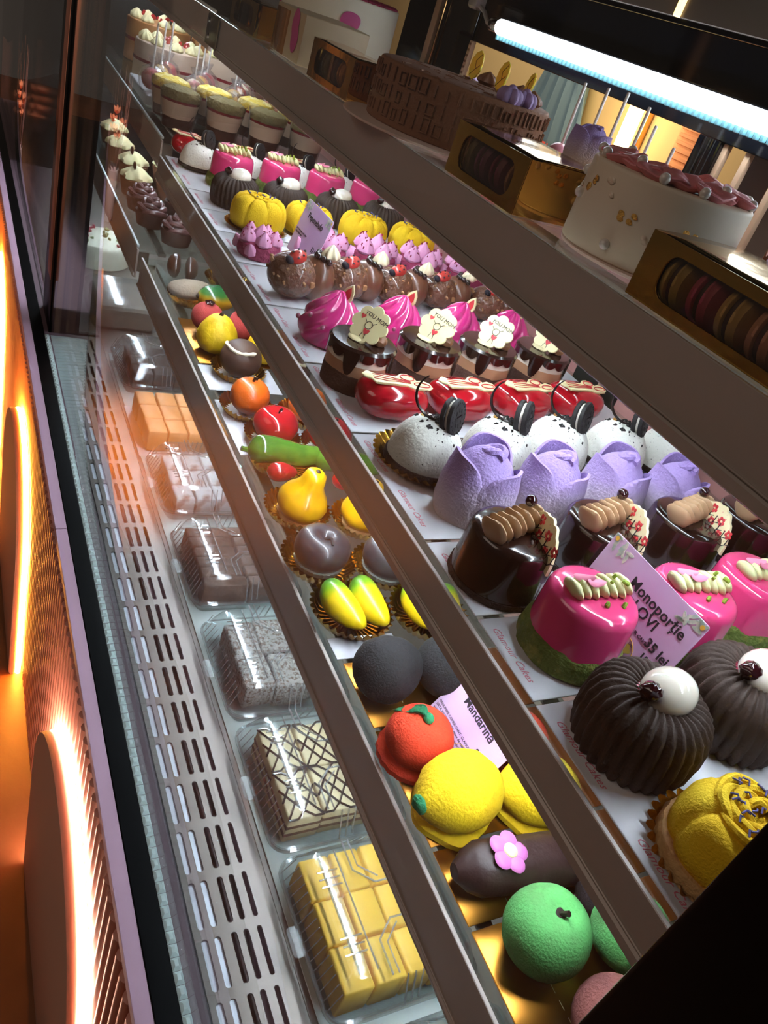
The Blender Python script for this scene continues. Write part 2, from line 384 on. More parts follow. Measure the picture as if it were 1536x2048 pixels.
shelf('lowest grey lipped shelf carrying the fruit shaped cakes', -1.535, -.085, .338, LOW, .0580, .006, .03)
shelf('uppermost shelf of the far section beyond the corner post', -2.76, -1.64, .43, UP, .0610, .011, .06)
shelf('middle shelf of the far section under the dessert cups', -2.76, -1.66, .373, MID, .05, .008, .05)
shelf('lowest shelf of the far section under the swirled cream cakes', -2.76, -1.575, .337, LOW, .0580, .006, .05)
jb = thing('joint_bracket', 'dark steel joint bracket with two bolts between upper shelf lips', 'bracket', (-1.62, .425, UP-.03))
MB().rbox((0, -.004, .004), (.075, .003, .05), .001).build('plate', mat('joint_plate', (104, 98, 78), .4, .6), jb)
for p in ((-.022, .018), (-.016, -.006)): MB().lathe([(.006, 0), (.0055, .003), (.002, .004)], 12, T=TR((p[0], -.0055, p[1]), (PI/2, 0, 0))).build('bolt', chrome, jb)

# backlit arches on the counter front, and things behind the case
def arch(x, col_, st, label):
    t = thing('arch_lamp', label, 'lamp', (x, .1195, 0)); r = .205; zc = .262
    def out(rr): return [(rr, 0)]+[(rr*math.cos(a), zc+rr*math.sin(a)) for a in [PI*k/40 for k in range(41)]]+[(-rr, 0)]
    T = TR(rot=(PI/2, 0, 0))
    MB().prism(out(r), -.006, .006, .012, T).build('arch_panel', mat('arch_panel', (206, 170, 150), .6), t)
    pts = [(p[0], .0108, p[1]) for p in out(r-.004)]
    MB().tube(pts, .0050, 8).build('light_strip', mat('arch_light_%d' % st, col_, emit=(col_, st)), t)
    return t
ARCH_WHITE, ARCH_WARM = 60, 130
arch(-.575, (255, 206, 178), ARCH_WHITE, 'nearest backlit pink arch lamp on the fluted counter front')
arch(-1.40, (255, 168, 60), ARCH_WARM, 'second backlit orange arch lamp along the fluted counter front')
arch(-2.22, (255, 168, 60), ARCH_WARM, 'third backlit orange arch lamp far along the counter front')
# bouquet standing on the floor outside, seen mirrored in the far glass
bq = thing('bouquet', 'wrapped bouquet of peach flowers mirrored in the far glass pane', 'flowers', (-4.2, .02, 0)); bq.scale = (1.2, 1.2, .95)
MB().lathe([(.05, 0), (.06, .02), (.06, .2), (.065, .26)], 20).build('vase', mat('pale_vase', (214, 190, 196), .4), bq)
wr = mat('wrap_paper', (232, 190, 186), .6)
for k in range(9):
    a = k*.7; MB().loft([[(math.cos(a)*.04+dx*.02, math.sin(a)*.04, .25) for dx in (-1, 0, 1)], [(math.cos(a)*.11+dx*.05, math.sin(a)*.1, .48) for dx in (-1, 0, 1)], [(math.cos(a)*.12+dx*.03, math.sin(a)*.11, .66+.03*(k % 3)) for dx in (-1, 0, 1)]], (False, False), closed=False).build('wrap', wr, bq)
pet = mat('peach_petal', (238, 150, 110), .6)
for k in range(7):
    a = k*.9; mb = MB()
    for q in range(6): mb.sphere((0, 0, 0), (.03, .018, .008), 6, 8, T=TR((math.cos(a)*.06, math.sin(a)*.06, .42+.03*(k % 4)), (0, 0, q*1.05)) @ TR((.024, 0, .006), (0, -.5, 0)))
    mb.build('flower', pet, bq)
cl = thing('hanging_apron', 'blue grey apron hanging against the cream back wall', 'apron', (-3.28, 2.447, H0-.36))
ap = mat('blue_grey_cloth', (120, 150, 166), .9, bump=(40, .4))
mb = MB(); R = []
for i in range(9):
    z = .40-.052*i; R.append([((-.30+.6*j/24)*(.5+.06*i), -.03+.022*math.sin(j*1.5+i*.2), z+(-.05*abs(math.sin(j*.9)) if i == 8 else 0)) for j in range(25)])
mb.loft(R, (False, False), closed=False); b = mb.build('cloth', ap, cl); sm = b.modifiers.new('s', 'SOLIDIFY'); sm.thickness = .006
R = [[(-.12+.2*j/8, -.05+.012*math.sin(j*2), .02-.07*i) for j in range(9)] for i in range(5)]
mb = MB(); mb.loft(R, (False, False), closed=False); b = mb.build('red_trim', mat('red_cloth', (214, 84, 66), .9), cl); sm = b.modifiers.new('s', 'SOLIDIFY'); sm.thickness = .005
wl = thing('wall_lamp', 'tall glowing wall lamp on the cream back wall', 'lamp', (-2.73, 2.39, H0-.32))
MB().lathe([(.028, 0), (.03, .01), (.03, .38), (.025, .40)], 20).build('lamp_tube', mat('lamp_glow', (255, 226, 170), emit=((255, 216, 150), 9)), wl)
MB().rbox((0, .045, .2), (.09, .03, .44), .004).build('back_plate', brass, wl)
sp = thing('slatted_panel', 'orange lit slatted panel beside the tall wall lamp', 'panel', (-2.40, 2.439, H0-.38))
MB().rbox((0, 0, .03), (.2, .02, 1.92), .002).build('backing', mat('peach_panel', (236, 168, 116), .6), sp)
for k in range(9): MB().rbox((0, -.014, .17+k*.026), (.17, .010, .014), .002).build('slat', mat('peach_slat', (226, 150, 100), .6), sp)
pl_ = bpy.data.lights.new('wall_lamp_glow', 'POINT'); pl_.energy = 4; pl_.color = (1, .72, .4); pl_.shadow_soft_size = .06
po = bpy.data.objects.new('wall_lamp_glow', pl_); col.objects.link(po); po.location = (-2.70, 2.2, H0-.13)

# ------------------------------------------------------------------ small cakes
def blade(mb, T, L=.02, wd=.007, h=.008, bend=.3):
    """one squeezed ridge of piped cream, arched over its middle"""
    def fn(p, q): return Vector((q.x, q.y*(1+.12*math.sin(p.x*7)), q.z-bend*q.x*q.x/L))
    mb.sphere((0, 0, 0), (L/2, wd/2, h/2), 8, 10, fn, T)
def ruffle(n, span, L, wd, h, z, lean=.35, jit=.0012):
    mb = MB()
    for i in range(n):
        y = -span/2+span*i/(n-1)
        blade(mb, TR((random.uniform(-jit, jit), y, z), (lean, 0, random.uniform(-.15, .15))), L*random.uniform(.9, 1.08), wd, h)
    return mb
def dome_prof(r, h, z0=0, n=10, p=1.0, foot=.0):
    P = [(r-foot, z0)]
    for k in range(1, n+1):
        a = PI/2*k/n; P.append((max(r*math.cos(a)**p, .0003), z0+h*math.sin(a)))
    return P
def cyl_prof(r0, r1, h, b, z0=0):
    return [(r0-.001, z0), (r0, z0+.001), (r0+(r1-r0)*.5, z0+h*.5), (r1, z0+h-b), (r1-b*.12, z0+h-b*.6), (r1-b*.45, z0+h-b*.18), (r1-b, z0+h), (r1*.5, z0+h+.0004), (.0004, z0+h+.0006)]
def scatter(n, fn, size, mb=None):
    mb = mb or MB()
    for _ in range(n):
        p, s = fn(), size*random.uniform(.5, 1.25)
        mb.rbox((0, 0, 0), (s*1.5, s, s*.7), s*.18, T=TR(p, (random.uniform(0, 3), random.uniform(0, 3), random.uniform(0, 3))))
    return mb
def flower_outline(n, r, a=.16, seg=60):
    return [(r*(1-a+a*abs(math.cos(n*t/2))**.7)*math.cos(t), r*(1-a+a*abs(math.cos(n*t/2))**.7)*math.sin(t)) for t in [2*PI*k/seg for k in range(seg)]]
pinkg = mat('pink_glaze', (226, 66, 122), .16, coat=.8, sss=.05)
nutg = mat('green_nut_coat', (96, 112, 40), .75, bump=(220, 1, .004), mix=(90, (140, 140, 60), .5, .7))
pist = mat('pistachio_cream', (226, 224, 166), .5, sss=.1)
pet_p = mat('pink_petal', (238, 136, 164), .55); pnut = mat('pistachio_bit', (130, 150, 40), .7)
def lovi(label):
    t = thing('pink_glazed_cake', label, 'cake')
    MB().lathe([(.034, .002)]+cyl_prof(.0385, .0365, .0565, .008, .004), 44).build('body', pinkg, t)
    def md(a, r, z, k): j = noise.noise(Vector((math.cos(a)*5, math.sin(a)*5, z*90))); return r*(1+.035*j), z+(.006*noise.noise(Vector((math.cos(a)*2.2, math.sin(a)*2.2, 3))) if k > .8 else 0)
    MB().lathe([(.036, 0), (.041, .002), (.0418, .008), (.0412, .015), (.0402, .020), (.0375, .0225)], 72, md).build('nut_coating', nutg, t)
    mb = ruffle(7, .050, .024, .0085, .015, .0655, .5); mb.build('cream_ruffle', pist, t, loc=(-.001, 0, 0))
    for k in range(2): MB().sphere((0, 0, 0), (.0085, .0036, .0014), 6, 10, lambda p, q: Vector((q.x, q.y, q.z+.003*p.x*p.x)), TR((-.004+.006*k, -.017+.006*k, .0722), (.4, -.3+.3*k, .9+.5*k))).build('petal', pet_p, t)
    for k, (x, y) in enumerate(((.004, .004), (-.002, .012), (.006, .017), (.016, -.004), (.018, .012))):
        scatter(1, lambda: (x, y, .0735 if k < 3 else .0622), .0042).build('pistachio', pnut, t)
    return t
velv = mat('dark_chocolate_cream', (58, 40, 30), .7, bump=(420, .35))
whiteg = mat('white_glaze', (244, 232, 214), .08, coat=1, sss=.1)
def ruf(label):
    t = thing('ridged_chocolate_cake', label, 'cake')
    n = 30
    def md(a, r, z, k):
        s = abs(math.sin(a*n/2+z*35)); return r*(1-.0)*(1+(.105*s-.07)*(1 if k > .04 else .3)), z+0.0028*s*(1 if .35 < k < .95 else 0)
    P = [(.034, 0), (.039, .001), (.0418, .010), (.0425, .022), (.0415, .033), (.038, .042), (.032, .0475), (.026, .050), (.020, .050), (.015, .048), (.006, .047), (.0005, .047)]
    MB().lathe(P, 150, md).build('ridged_cream', velv, t, ang=60)
    MB().lathe([(.0145, .046), (.0162, .0475), (.016, .0495), (.013, .051)], 28, lambda a, r, z, k: (r*(1+.06*math.sin(5*a)), z), TR((0, -.001, 0))).build('jam_ring', mat('pink_jam', (170, 40, 76), .15, coat=1), t)
    MB().sphere((0, 0, 0), (.0175, .0210, .0145), 12, 24, None, TR((.001, .004, .0535), (.12, 0, .2))).build('white_cap', whiteg, t)
    MB().sphere((0, 0, 0), .0068, 10, 14, lambda p, q: q*(1+.25*noise.noise(p*2.2)), TR((.004, -.0185, .0600))).build('cherry', berry, t)
    MB().sphere((0, 0, 0), (.005, .004, .0008), 6, 9, lambda p, q: q*(1+.4*noise.noise(p*4)), TR((.004, .012, .0655), (-.35, .2, 0))).build('gold_flake', leafgold, t)
    return t
coffee = mat('coffee_cream', (192, 156, 118), .5, sss=.08)
plaq = mat('blossom_plaque', (248, 232, 186), .4, mix=(190, (220, 90, 100), .22, .12, 'voronoi'), sss=.1)
nib = mat('cocoa_nib', (92, 74, 66), .6)
def blossom_plaque(parent, T, s=1.0):
    L, W = .046*s, .02*s; top = []; N = 22
    for k in range(N+1):
        u = k/N; top.append((-L/2+L*u, W*math.sin(PI*min(1, u*.97+.03))**.7*(1+.09*abs(math.sin(u*PI*6)))))
    o = top+[(L/2, 0), (-L/2, 0)]
    pl = MB().prism(o, -.0013, .0013, 0, T).build('blossom_plaque', plaq, parent)
    mb = MB()
    for k in range(6):
        x = -L*.38+L*.15*k; mb.tube([(x, W*.12, .0015), (x+L*.05, W*.35, .0016), (x+L*.02, W*.62, .0015)], .00035*s, 5, T); mb.tube([(x+L*.05, W*.35, .0016), (x+L*.12, W*.5, .0015)], .0003*s, 5, T)
    mb.build('printed_twigs', ink, pl); fb = MB()
    for k in range(6):
        x = -L*.34+L*.135*k; y = W*(.3+.35*(k % 2))
        for q in range(5): fb.sphere((x+.0022*s*math.cos(q*1.257), y+.0022*s*math.sin(q*1.257), .0014), (.0015*s, .0015*s, .0004), 4, 6, None, T)
    fb.build('printed_blossoms', redprint, pl)
def gch(label):
    t = thing('glossy_chocolate_cake', label, 'cake')
    MB().lathe([(.039, 0), (.0408, .001), (.0405, .006)], 44, lambda a, r, z, k: (r*(1+.012*math.sin(17*a)), z)).build('biscuit_base', crumb, t)
    MB().lathe(cyl_prof(.0395, .0365, .047, .006, .004), 48).build('glazed_body', dchoc, t)
    mb = MB()
    for i in range(7):
        y = -.030+.0095*i; T = TR((-.002, y, .0505), (.42, 0, random.uniform(-.12, .12)))
        def fn(p, q): return Vector((q.x*(1+.2*p.z), q.y*(1-.15*p.z), q.z+.001*math.sin(6*p.x)))
        mb.sphere((0, 0, .008), (.0125, .0043, .0125), 9, 12, fn, T)
    mb.build('cream_ruffle', coffee, t)
    blossom_plaque(t, TR((.016, .008, .0455), (PI/2-.1, 0, -.5)) @ TR((0, 0, 0), (0, 0, -.25)), 1.3)
    MB().sphere((-.006, .012, .0725), .005, 8, 12, lambda p, q: q*(1+.12*noise.noise(p*3))).build('cherry', berry, t)
    scatter(9, lambda: (random.uniform(.004, .03)*random.choice((1, 1, .4)), random.uniform(-.026, .026), .0518), .0026).build('cocoa_nibs', nib, t)
    return t
lil = mat('lilac_velvet', (166, 138, 206), .85, bump=(420, .7, .0022), grad=(2, [(0, (222, 208, 208)), (.36, (210, 190, 210)), (.66, (182, 156, 210)), (1, (170, 142, 206))], 0, .066))
def lrose(label):
    t = thing('lilac_rose_cake', label, 'cake')
    def bud(p, q):
        a = math.atan2(p.y, p.x); z = (p.z+1)/2
        tw = .07*math.sin(3*a+5*z)*z; return Vector((q.x*(1+tw)*(1.05-.30*z*z), q.y*(1+tw)*(1.05-.30*z*z), q.z+.032))
    MB().sphere((0, 0, 0), (.030, .030, .032), 18, 30, bud).build('bud', lil, t)
    for k, (a0, h, tilt) in enumerate(((2.5, .063, 0), (4.6, .058, 1), (.4, .056, 2))):
        R = []
        nz, na = 9, 15
        for side in (0, 1):
            for i in (range(nz+1) if side == 0 else range(nz, -1, -1)):
                u = i/nz; ring = []
                for j in range(na+1):
                    v = j/na*2-1; a = a0+v*1.22*(1-.10*u)
                    edge = 1-.35*abs(v)**3
                    z = h*u*edge
                    r = .0265+.0085*math.sin(PI*min(1, u*.62+.16))+(.0035*u**6)-(.006*u*u)-.0042*abs(v)**2*(1-.3*u)
                    r += (0 if side == 0 else -.0028)+.0015*noise.noise(Vector((a*2, u*4, k*7)))
                    ring.append((r*math.cos(a), r*math.sin(a), max(z, .0003)))
                R.append(ring)
        mb = MB(); mb.loft(R, (False, False), closed=False); mb.build('petal', lil, t, ang=70)
    MB().tube([(.010*math.cos(a)*(1-k/26), .010*math.sin(a)*(1-k/26), .061+.003*math.sin(a*1.3)) for k, a in enumerate([.5*i for i in range(20)])], .0036, 7).build('rolled_heart', lil, t)
    return t
domem = mat('white_velvet', (238, 236, 224), .8, bump=(300, .5), mix=(420, (70, 56, 48), .66, .70))
cookm = mat('black_cookie', (26, 22, 21), .7, bump=(300, .3)); curl = mat('chocolate_curl', (30, 18, 16), .3, coat=.5)
def dome(label, board=True):
    t = thing('white_dome_cake', label, 'cake')
    MB().lathe([(.036, .0015), (.0385, .002), (.039, .006), (.038, .0085)], 40, lambda a, r, z, k: (r*(1+.012*noise.noise(Vector((math.cos(a)*6, math.sin(a)*6, z*200)))), z)).build('biscuit_base', crumb, t)
    MB().lathe([(.034, .007)]+dome_prof(.0365, .042, .0085, 14, .86), 48).build('dome', domem, t)
    T = TR((.004, .012, .0575), (0, -.25, .75)) @ TR((0, 0, 0), (0, PI/2, 0), (1.3, 1.3, 1.3))
    ck = MB().lathe([(.0128, -.0048), (.0135, -.0042), (.0135, -.0014), (.0128, -.001)], 28, lambda a, r, z, k: (r*(1+.02*math.sin(20*a)), z), T).build('cookie_wafer', cookm, t)
    MB().lathe([(.0118, -.001), (.0118, .001)], 24, None, T).build('cookie_filling', mat('cookie_filling', (226, 218, 200), .6), t)
    cw = MB().lathe([(.0128, .001), (.0135, .0014), (.0135, .0042), (.0128, .0048)], 28, lambda a, r, z, k: (r*(1+.02*math.sin(20*a)), z), T).build('cookie_wafer', cookm, t)
    mb = MB()
    for k in range(20): a = 2*PI*k/20; mb.rbox((.0112*math.cos(a), .0112*math.sin(a), .0049), (.0014, .0014, .0006), .0001, T=T); mb.rbox((.0112*math.cos(a), .0112*math.sin(a), -.0049), (.0014, .0014, .0006), .0001, T=T)
    for k in range(8):
        a = 2*PI*k/8; mb.rbox((.006*math.cos(a), .006*math.sin(a), .0049), (.0032, .0008, .0006), .0001, T=T); mb.rbox((.006*math.cos(a), .006*math.sin(a), -.0049), (.0032, .0008, .0006), .0001, T=T)
    mb.build('embossing', cookm, ck, smooth=False)
    def on(): 
        a = random.uniform(0, 2*PI); r = abs(random.gauss(0, .011)); x, y = .002+r*math.cos(a)*1.2, .004+r*math.sin(a); q = min(1, (x*x+y*y)/.0365**2)
        return (x, y, .0087+.042*(1-q)**.5)
    mb = scatter(90, on, .0030); mb.build('biscuit_crumbs', cookm, t, smooth=False)['kind'] = 'stuff'
    MB().sphere((-.010, -.008, .0478), (.0055, .0045, .0012), 6, 9, lambda p, q: q*(1+.5*noise.noise(p*4))).build('gold_flake', leafgold, t)
    pts = [(-.004-.022*math.sin(a)*.6+.004, -.012+.012*math.cos(a), .070-.021*math.cos(a*.5+1.2)*1.0+.003*a) for a in [k*.2-.6 for k in range(20)]]
    pts = [(.002+.022*math.sin(a)*.5, -.004+.022*math.sin(a), .0745-.0235*math.cos(a)) for a in [-2.3+k*.15 for k in range(24)]]
    MB().tube(pts, [.0006+.0010*math.sin(PI*k/23) for k in range(24)], 6).build('chocolate_curl', curl, t)
    return t
def gold_cup(label, r=.044, seg=192, rz=.0, h=.012):
    t = thing('gold_paper_cup', label, 'paper cup')
    def md(a, rr, z, k): return rr*(1+.055*k*math.sin(32*a)), z+.0012*k*math.cos(32*a)
    mb = MB(); mb.lathe([(.0005, .0004), (r*.70, .0004), (r*.76, .001), (r*.9, h*.55), (r, h)], seg, md, caps=(False, False)); mb.build('paper', gold, t, ang=70)
    return t
redg = mat('red_glaze', (178, 20, 34), .12, coat=.9)
def heart(label):
    t = thing('red_glazed_cake', label, 'cake')
    def fn(p, q):
        s = .78; f = lambda v: math.copysign(abs(v)**s, v)
        return Vector((.030*f(p.x)*(1-.06*p.y), .0395*f(p.y), .020*f(p.z)+.020))
    MB().sphere((0, 0, 0), 1, 18, 36, fn).build('glazed_body', redg, t)
    pts = [(-.046, .004), (-.040, .0085), (-.030, .005), (-.018, .006), (-.006, .006), (.002, .012), (.010, .013), (.017, .008), (.020, .004), (.028, .006), (.036, .003), (.038, -.003), (.032, -.007), (.022, -.008), (.014, -.009), (.006, -.006), (-.008, -.006), (-.022, -.007), (-.032, -.007), (-.036, -.002), (-.043, .000)]
    T = TR((.006, .002, .0412), (.0, 0, PI/2+.1)) @ TR((0, 0, 0), (.25, .06, 0))
    pl = MB().prism(pts, -.0014, .0014, .04, T).build('bow_plaque', ivory, t)
    mb = MB()
    for o in (-.003, .0, .003): mb.tube([(-.034, o+.001, .0017), (-.018, o*1.1, .0018), (-.004, o*.6, .0018), (.010, o*.4-.001, .0018)], .00045, 5, T)
    mb.tube([(.010+.0085*math.cos(a)*1.0-.002, .006+.0042*math.sin(a), .0018) for a in [k*.5 for k in range(13)]], .0006, 5, T)
    mb.tube([(.024+.010*math.cos(a), -.002+.0032*math.sin(a), .0018) for a in [k*.5 for k in range(13)]], .0006, 5, T)
    mb.build('printed_ribbon', redprint, pl)
    return t
L1 = mat('cocoa_sponge', (78, 46, 32), .8, bump=(300, .6)); L2 = mat('caramel_mousse', (190, 140, 104), .5); L3 = mat('cream_mousse', (236, 224, 204), .5)
def drip(label):
    t = thing('chocolate_drip_cake', label, 'cake'); r = .0345
    MB().lathe([(r-.001, 0), (r, .001), (r, .020), (r-.0004, .0205)], 40, lambda a, rr, z, k: (rr*(1+.008*noise.noise(Vector((math.cos(a)*8, math.sin(a)*8, z*300)))), z+(.003*noise.noise(Vector((math.cos(a)*4, math.sin(a)*4, 1))) if k > .5 else 0))).build('sponge_layer', L1, t)
    MB().lathe([(r-.0006, .017), (r-.0006, .033)], 40).build('caramel_layer', L2, t)
    MB().lathe([(r-.0005, .0325), (r-.0005, .045)], 40).build('cream_layer', L3, t)
    rn = random.Random(5); dr = [rn.uniform(.002, .006) for _ in range(13)]
    for k in (1, 3, 6, 8, 11): dr[k] = rn.uniform(.017, .032)
    def md(a, rr, z, k):
        if k < .3:
            u = (a/(2*PI)*13) % 13; i = int(u) % 13; f = abs(u-int(u)-.5)*2; d = dr[i]*(1-f**2.4)+.004
            return r+.0012*(1 if k == 0 else 1), z-d if k == 0 else z-d*.5
        return rr, z
    MB().lathe([(r+.001, .046), (r+.0018, .046), (r+.0016, .0475), (r-.001, .0502), (r*.6, .051), (.0004, .051)], 104, md, caps=(False, True)).build('drip_glaze', dchoc, t)
    T = TR((.004, -.001, .0505), (0, 0, .55)) @ TR((0, 0, .017), (.95, 0, 0))
    pl = MB().prism(flower_outline(8, .0215, .17, 96), -.0013, .0013, .03, T).build('flower_plaque', ivory, t)
    text('printed_words', 'YOU MOM', .0062, ink, pl, T @ TR((-.0115, .0085, .0014), (0, 0, -.12)))
    ht = [(.0030*(.9*math.sin(a)**3), .0030*(.8*math.cos(a)-.35*math.cos(2*a)-.12*math.cos(3*a))) for a in [2*PI*k/24 for k in range(24)]]
    MB().prism([(x*1.0-.011, y+.0055) for x, y in ht], .0013, .0016, 0, T).build('printed_heart', redprint, pl)
    MB().prism([(x*1.3+.001, y*1.3-.008) for x, y in ht], .0013, .0016, 0, T).build('printed_heart', redprint, pl)
    mb = MB(); mb.tube([(.004*math.cos(a), -.001+.004*math.sin(a), .0016) for a in [k*.42 for k in range(16)]], .0003, 4, T)
    for s in (-1, 1): mb.tube([(s*.0035, .001, .0016), (s*.007, .004, .0016)], .0003, 4, T); mb.tube([(s*.0018, -.010, .0016), (s*.0028, -.0155, .0016)], .0003, 4, T)
    mb.build('printed_figure', ink, pl)
    MB().sphere((0, 0, 0), (.0085, .0072, .0068), 12, 48, lambda p, q: q*(1+.06*math.sin(math.atan2(p.z, p.y)*14)), TR((.012, .010, .056), (0, .2, .8))).build('chocolate_shell', mat('shell_chocolate', (140, 96, 66), .45), t)
    MB().sphere((0, 0, 0), (.009, .006, .0016), 6, 12, None, TR((.004, -.013, .0535), (.3, 0, .4))).build('almond_flake', mat('almond_flake', (240, 222, 170), .6), t)
    return t
magenta = mat('magenta_glaze', (218, 52, 132), .16, coat=.9)
pearlp = mat('mauve_pearl', (190, 104, 136), .3, coat=.4)
def swirl(label):
    t = thing('pink_swirl_cake', label, 'cake')
    def md(a, r, z, k): s = abs(math.sin(3.5*a-z*105)); return r*(1+.19*(s-.62)*min(1, k*3)*(1-.25*k)), z+.0022*s*min(1, k*3)
    P = [(.032, 0), (.036, .002), (.0385, .008), (.0390, .015), (.0375, .022), (.0345, .029), (.030, .036), (.0245, .043), (.0180, .050), (.011, .056), (.005, .060), (.0006, .0615)]
    P = [(P[i][0]+(P[i+1][0]-P[i][0])*f/3, P[i][1]+(P[i+1][1]-P[i][1])*f/3) for i in range(len(P)-1) for f in range(3)]+[P[-1]]
    MB().lathe(P, 90, md).build('swirl', magenta, t, ang=80)
    for k in range(9):
        a = -1.9+k*.62; z = .020+.018*((k*37) % 10)/10; r = .0410-.5*max(0, z-.020)
        MB().sphere((r*math.cos(a), r*math.sin(a), z), .0031, 6, 10).build('sugar_pearl', pearlp, t)
    o = [(-.006, 0), (-.0085, .008), (-.006, .016), (0, .023), (.006, .016), (.0085, .008), (.006, 0)]
    T = TR((.003, .006, .052), (PI/2-.15, .2, .5))
    pl = MB().prism(o, -.0011, .0011, .05, T).build('petal_plaque', ivory, t)
    MB().prism([(x*.55, y*.7+.003) for x, y in o], .0011, .0014, 0, T).build('printed_stain', redprint, pl)
    return t
nutty = mat('nut_glaze', (112, 70, 46), .24, coat=.5, bump=(130, 1, .006)); nutbit = mat('nut_bit', (176, 128, 84), .7)
ladyr = mat('ladybird_red', (196, 60, 50), .3, coat=.4)
def cball(label):
    t = thing('chocolate_ball_cake', label, 'cake')
    MB().sphere((0, .024, .028), (.030, .022, .0285), 16, 28).build('back_egg', mchoc, t)
    MB().sphere((0, -.008, .0275), (.0335, .0315, .0275), 18, 32, lambda p, q: q*(1+.02*noise.noise(p*6))).build('front_ball', nutty, t)
    def on():
        p = Vector((random.gauss(0, 1), random.gauss(0, 1), random.uniform(-.2, 1))).normalized(); return (p.x*.0335, -.008+p.y*.0315, .0275+p.z*.0275)
    scatter(26, on, .0046).build('nut_bits', nutbit, t)
    T = TR((.010, -.012, .0525), (.35, .42, .5))
    T = T @ TR(sc_=(1.2, 1.2, 1.2)); lb = MB().lathe(dome_prof(.0095, .008, 0, 8), 20, None, T @ TR(sc_=(.85, 1.15, 1))).build('ladybird', ladyr, t)
    MB().sphere((0, -.0105, .002), (.005, .004, .0036), 6, 10, None, T).build('ladybird_head', ink, lb)
    mb = MB()
    for x, y in ((.004, .003), (-.004, .003), (.0045, -.004), (-.0045, -.004), (0, .008)): mb.sphere((x, y, .0072-.06*(abs(x)+abs(y)*.6)), (.0014, .0014, .0008), 4, 8, None, T)
    mb.tube([(0, -.009, .0042), (0, 0, .0082), (0, .009, .0042)], .0004, 4, T); mb.build('ladybird_spots', ink, lb)
    for k in range(7): MB().sphere((-.017+.0058*k, .024+.006*math.cos(k*.9), .0565-.0002*(k-3)**2), .0042, 6, 10).build('chocolate_bead', dchoc, t)
    def md(a, r, z, k): return r*(1+.16*math.sin(6*a+z*80)), z
    MB().lathe([(.008, 0), (.0108, .003), (.0095, .008), (.006, .013), (.002, .017), (.0004, .018)], 36, md, TR((.006, .034, .0555))).build('cream_kiss', mat('ivory_cream', (240, 226, 186), .5), t)
    return t
cupb = mat('ruby_cup', (150, 48, 84), .6, bump=(150, .9, .004)); kissm = mat('pink_cream', (236, 166, 204), .5, sss=.1); sprk = mat('raspberry_bits', (150, 24, 60), .7)
def kcup(label):
    t = thing('pink_kiss_cake', label, 'cake')
    MB().lathe([(.030, 0), (.034, .002), (.037, .012), (.035, .022), (.028, .027), (.0005, .029)], 36).build('body', cupb, t)
    for k in range(10):
        a = k*1.257+(.63 if k > 5 else 0); r = (.024 if k < 5 else .031) if k != 5 else 0; s = 1.0 if k < 5 else (1.2 if k == 5 else .8); zk = .024 if k < 6 else .010
        def md(b, rr, z, q): return rr*(1+.07*math.sin(7*b+z*120)), z
        MB().lathe([(.010*s, 0), (.0135*s, .004*s), (.0125*s, .010*s), (.0085*s, .016*s), (.004*s, .021*s), (.0005, .025*s)], 28, md, TR((r*math.cos(a), r*math.sin(a), zk), (0, 0 if k < 6 else .5, a))).build('cream_kiss', kissm, t)
    def on():
        k = random.randint(0, 5); a = k*1.257; q = .024 if k < 5 else 0; z = random.uniform(.008, .023); b = random.uniform(0, 2*PI); rr = .0145*(1-(z-.004)/.022)+.001; return (q*math.cos(a)+rr*math.cos(b), q*math.sin(a)+rr*math.sin(b), .026+z)
    scatter(80, on, .0020).build('raspberry_bits', sprk, t, smooth=False)['kind'] = 'stuff'
    return t
yel = mat('yellow_velvet', (244, 196, 8), .85, bump=(520, .6, .0018), mix=(30, (250, 214, 40), .4, .7)); lav = mat('lavender_bits', (96, 92, 150), .7)
def ycake(label):
    t = thing('yellow_velvet_cake', label, 'cake')
    def md(a, r, z, k):
        g = abs(math.sin(4*a)); d = 1-.10*(1-g)**3*(.3+.7*min(1, k*1.4)); return r*d, z-.0035*(1-g)**3*(1 if k > .55 else 0)
    P = [(.033, .002), (.038, .004), (.0405, .014), (.0405, .026), (.038, .036), (.0325, .0435), (.025, .046), (.016, .0462), (.008, .045), (.0005, .0445)]
    MB().lathe(P, 96, md).build('body', yel, t, ang=70)
    for k in range(3):
        a0 = k*2.1; MB().tube([((.007+.004*u/6)*math.cos(a0+u*.42)*(1+k*.45), (.007+.004*u/6)*math.sin(a0+u*.42)*(1+k*.45), .0462) for u in range(9)], .0022, 6).build('swirl_ridge', yel, t)
    scatter(14, lambda: (random.uniform(-.02, .02), random.uniform(-.02, .02), .0475), .0024).build('lavender_bits', lav, t)
    return t
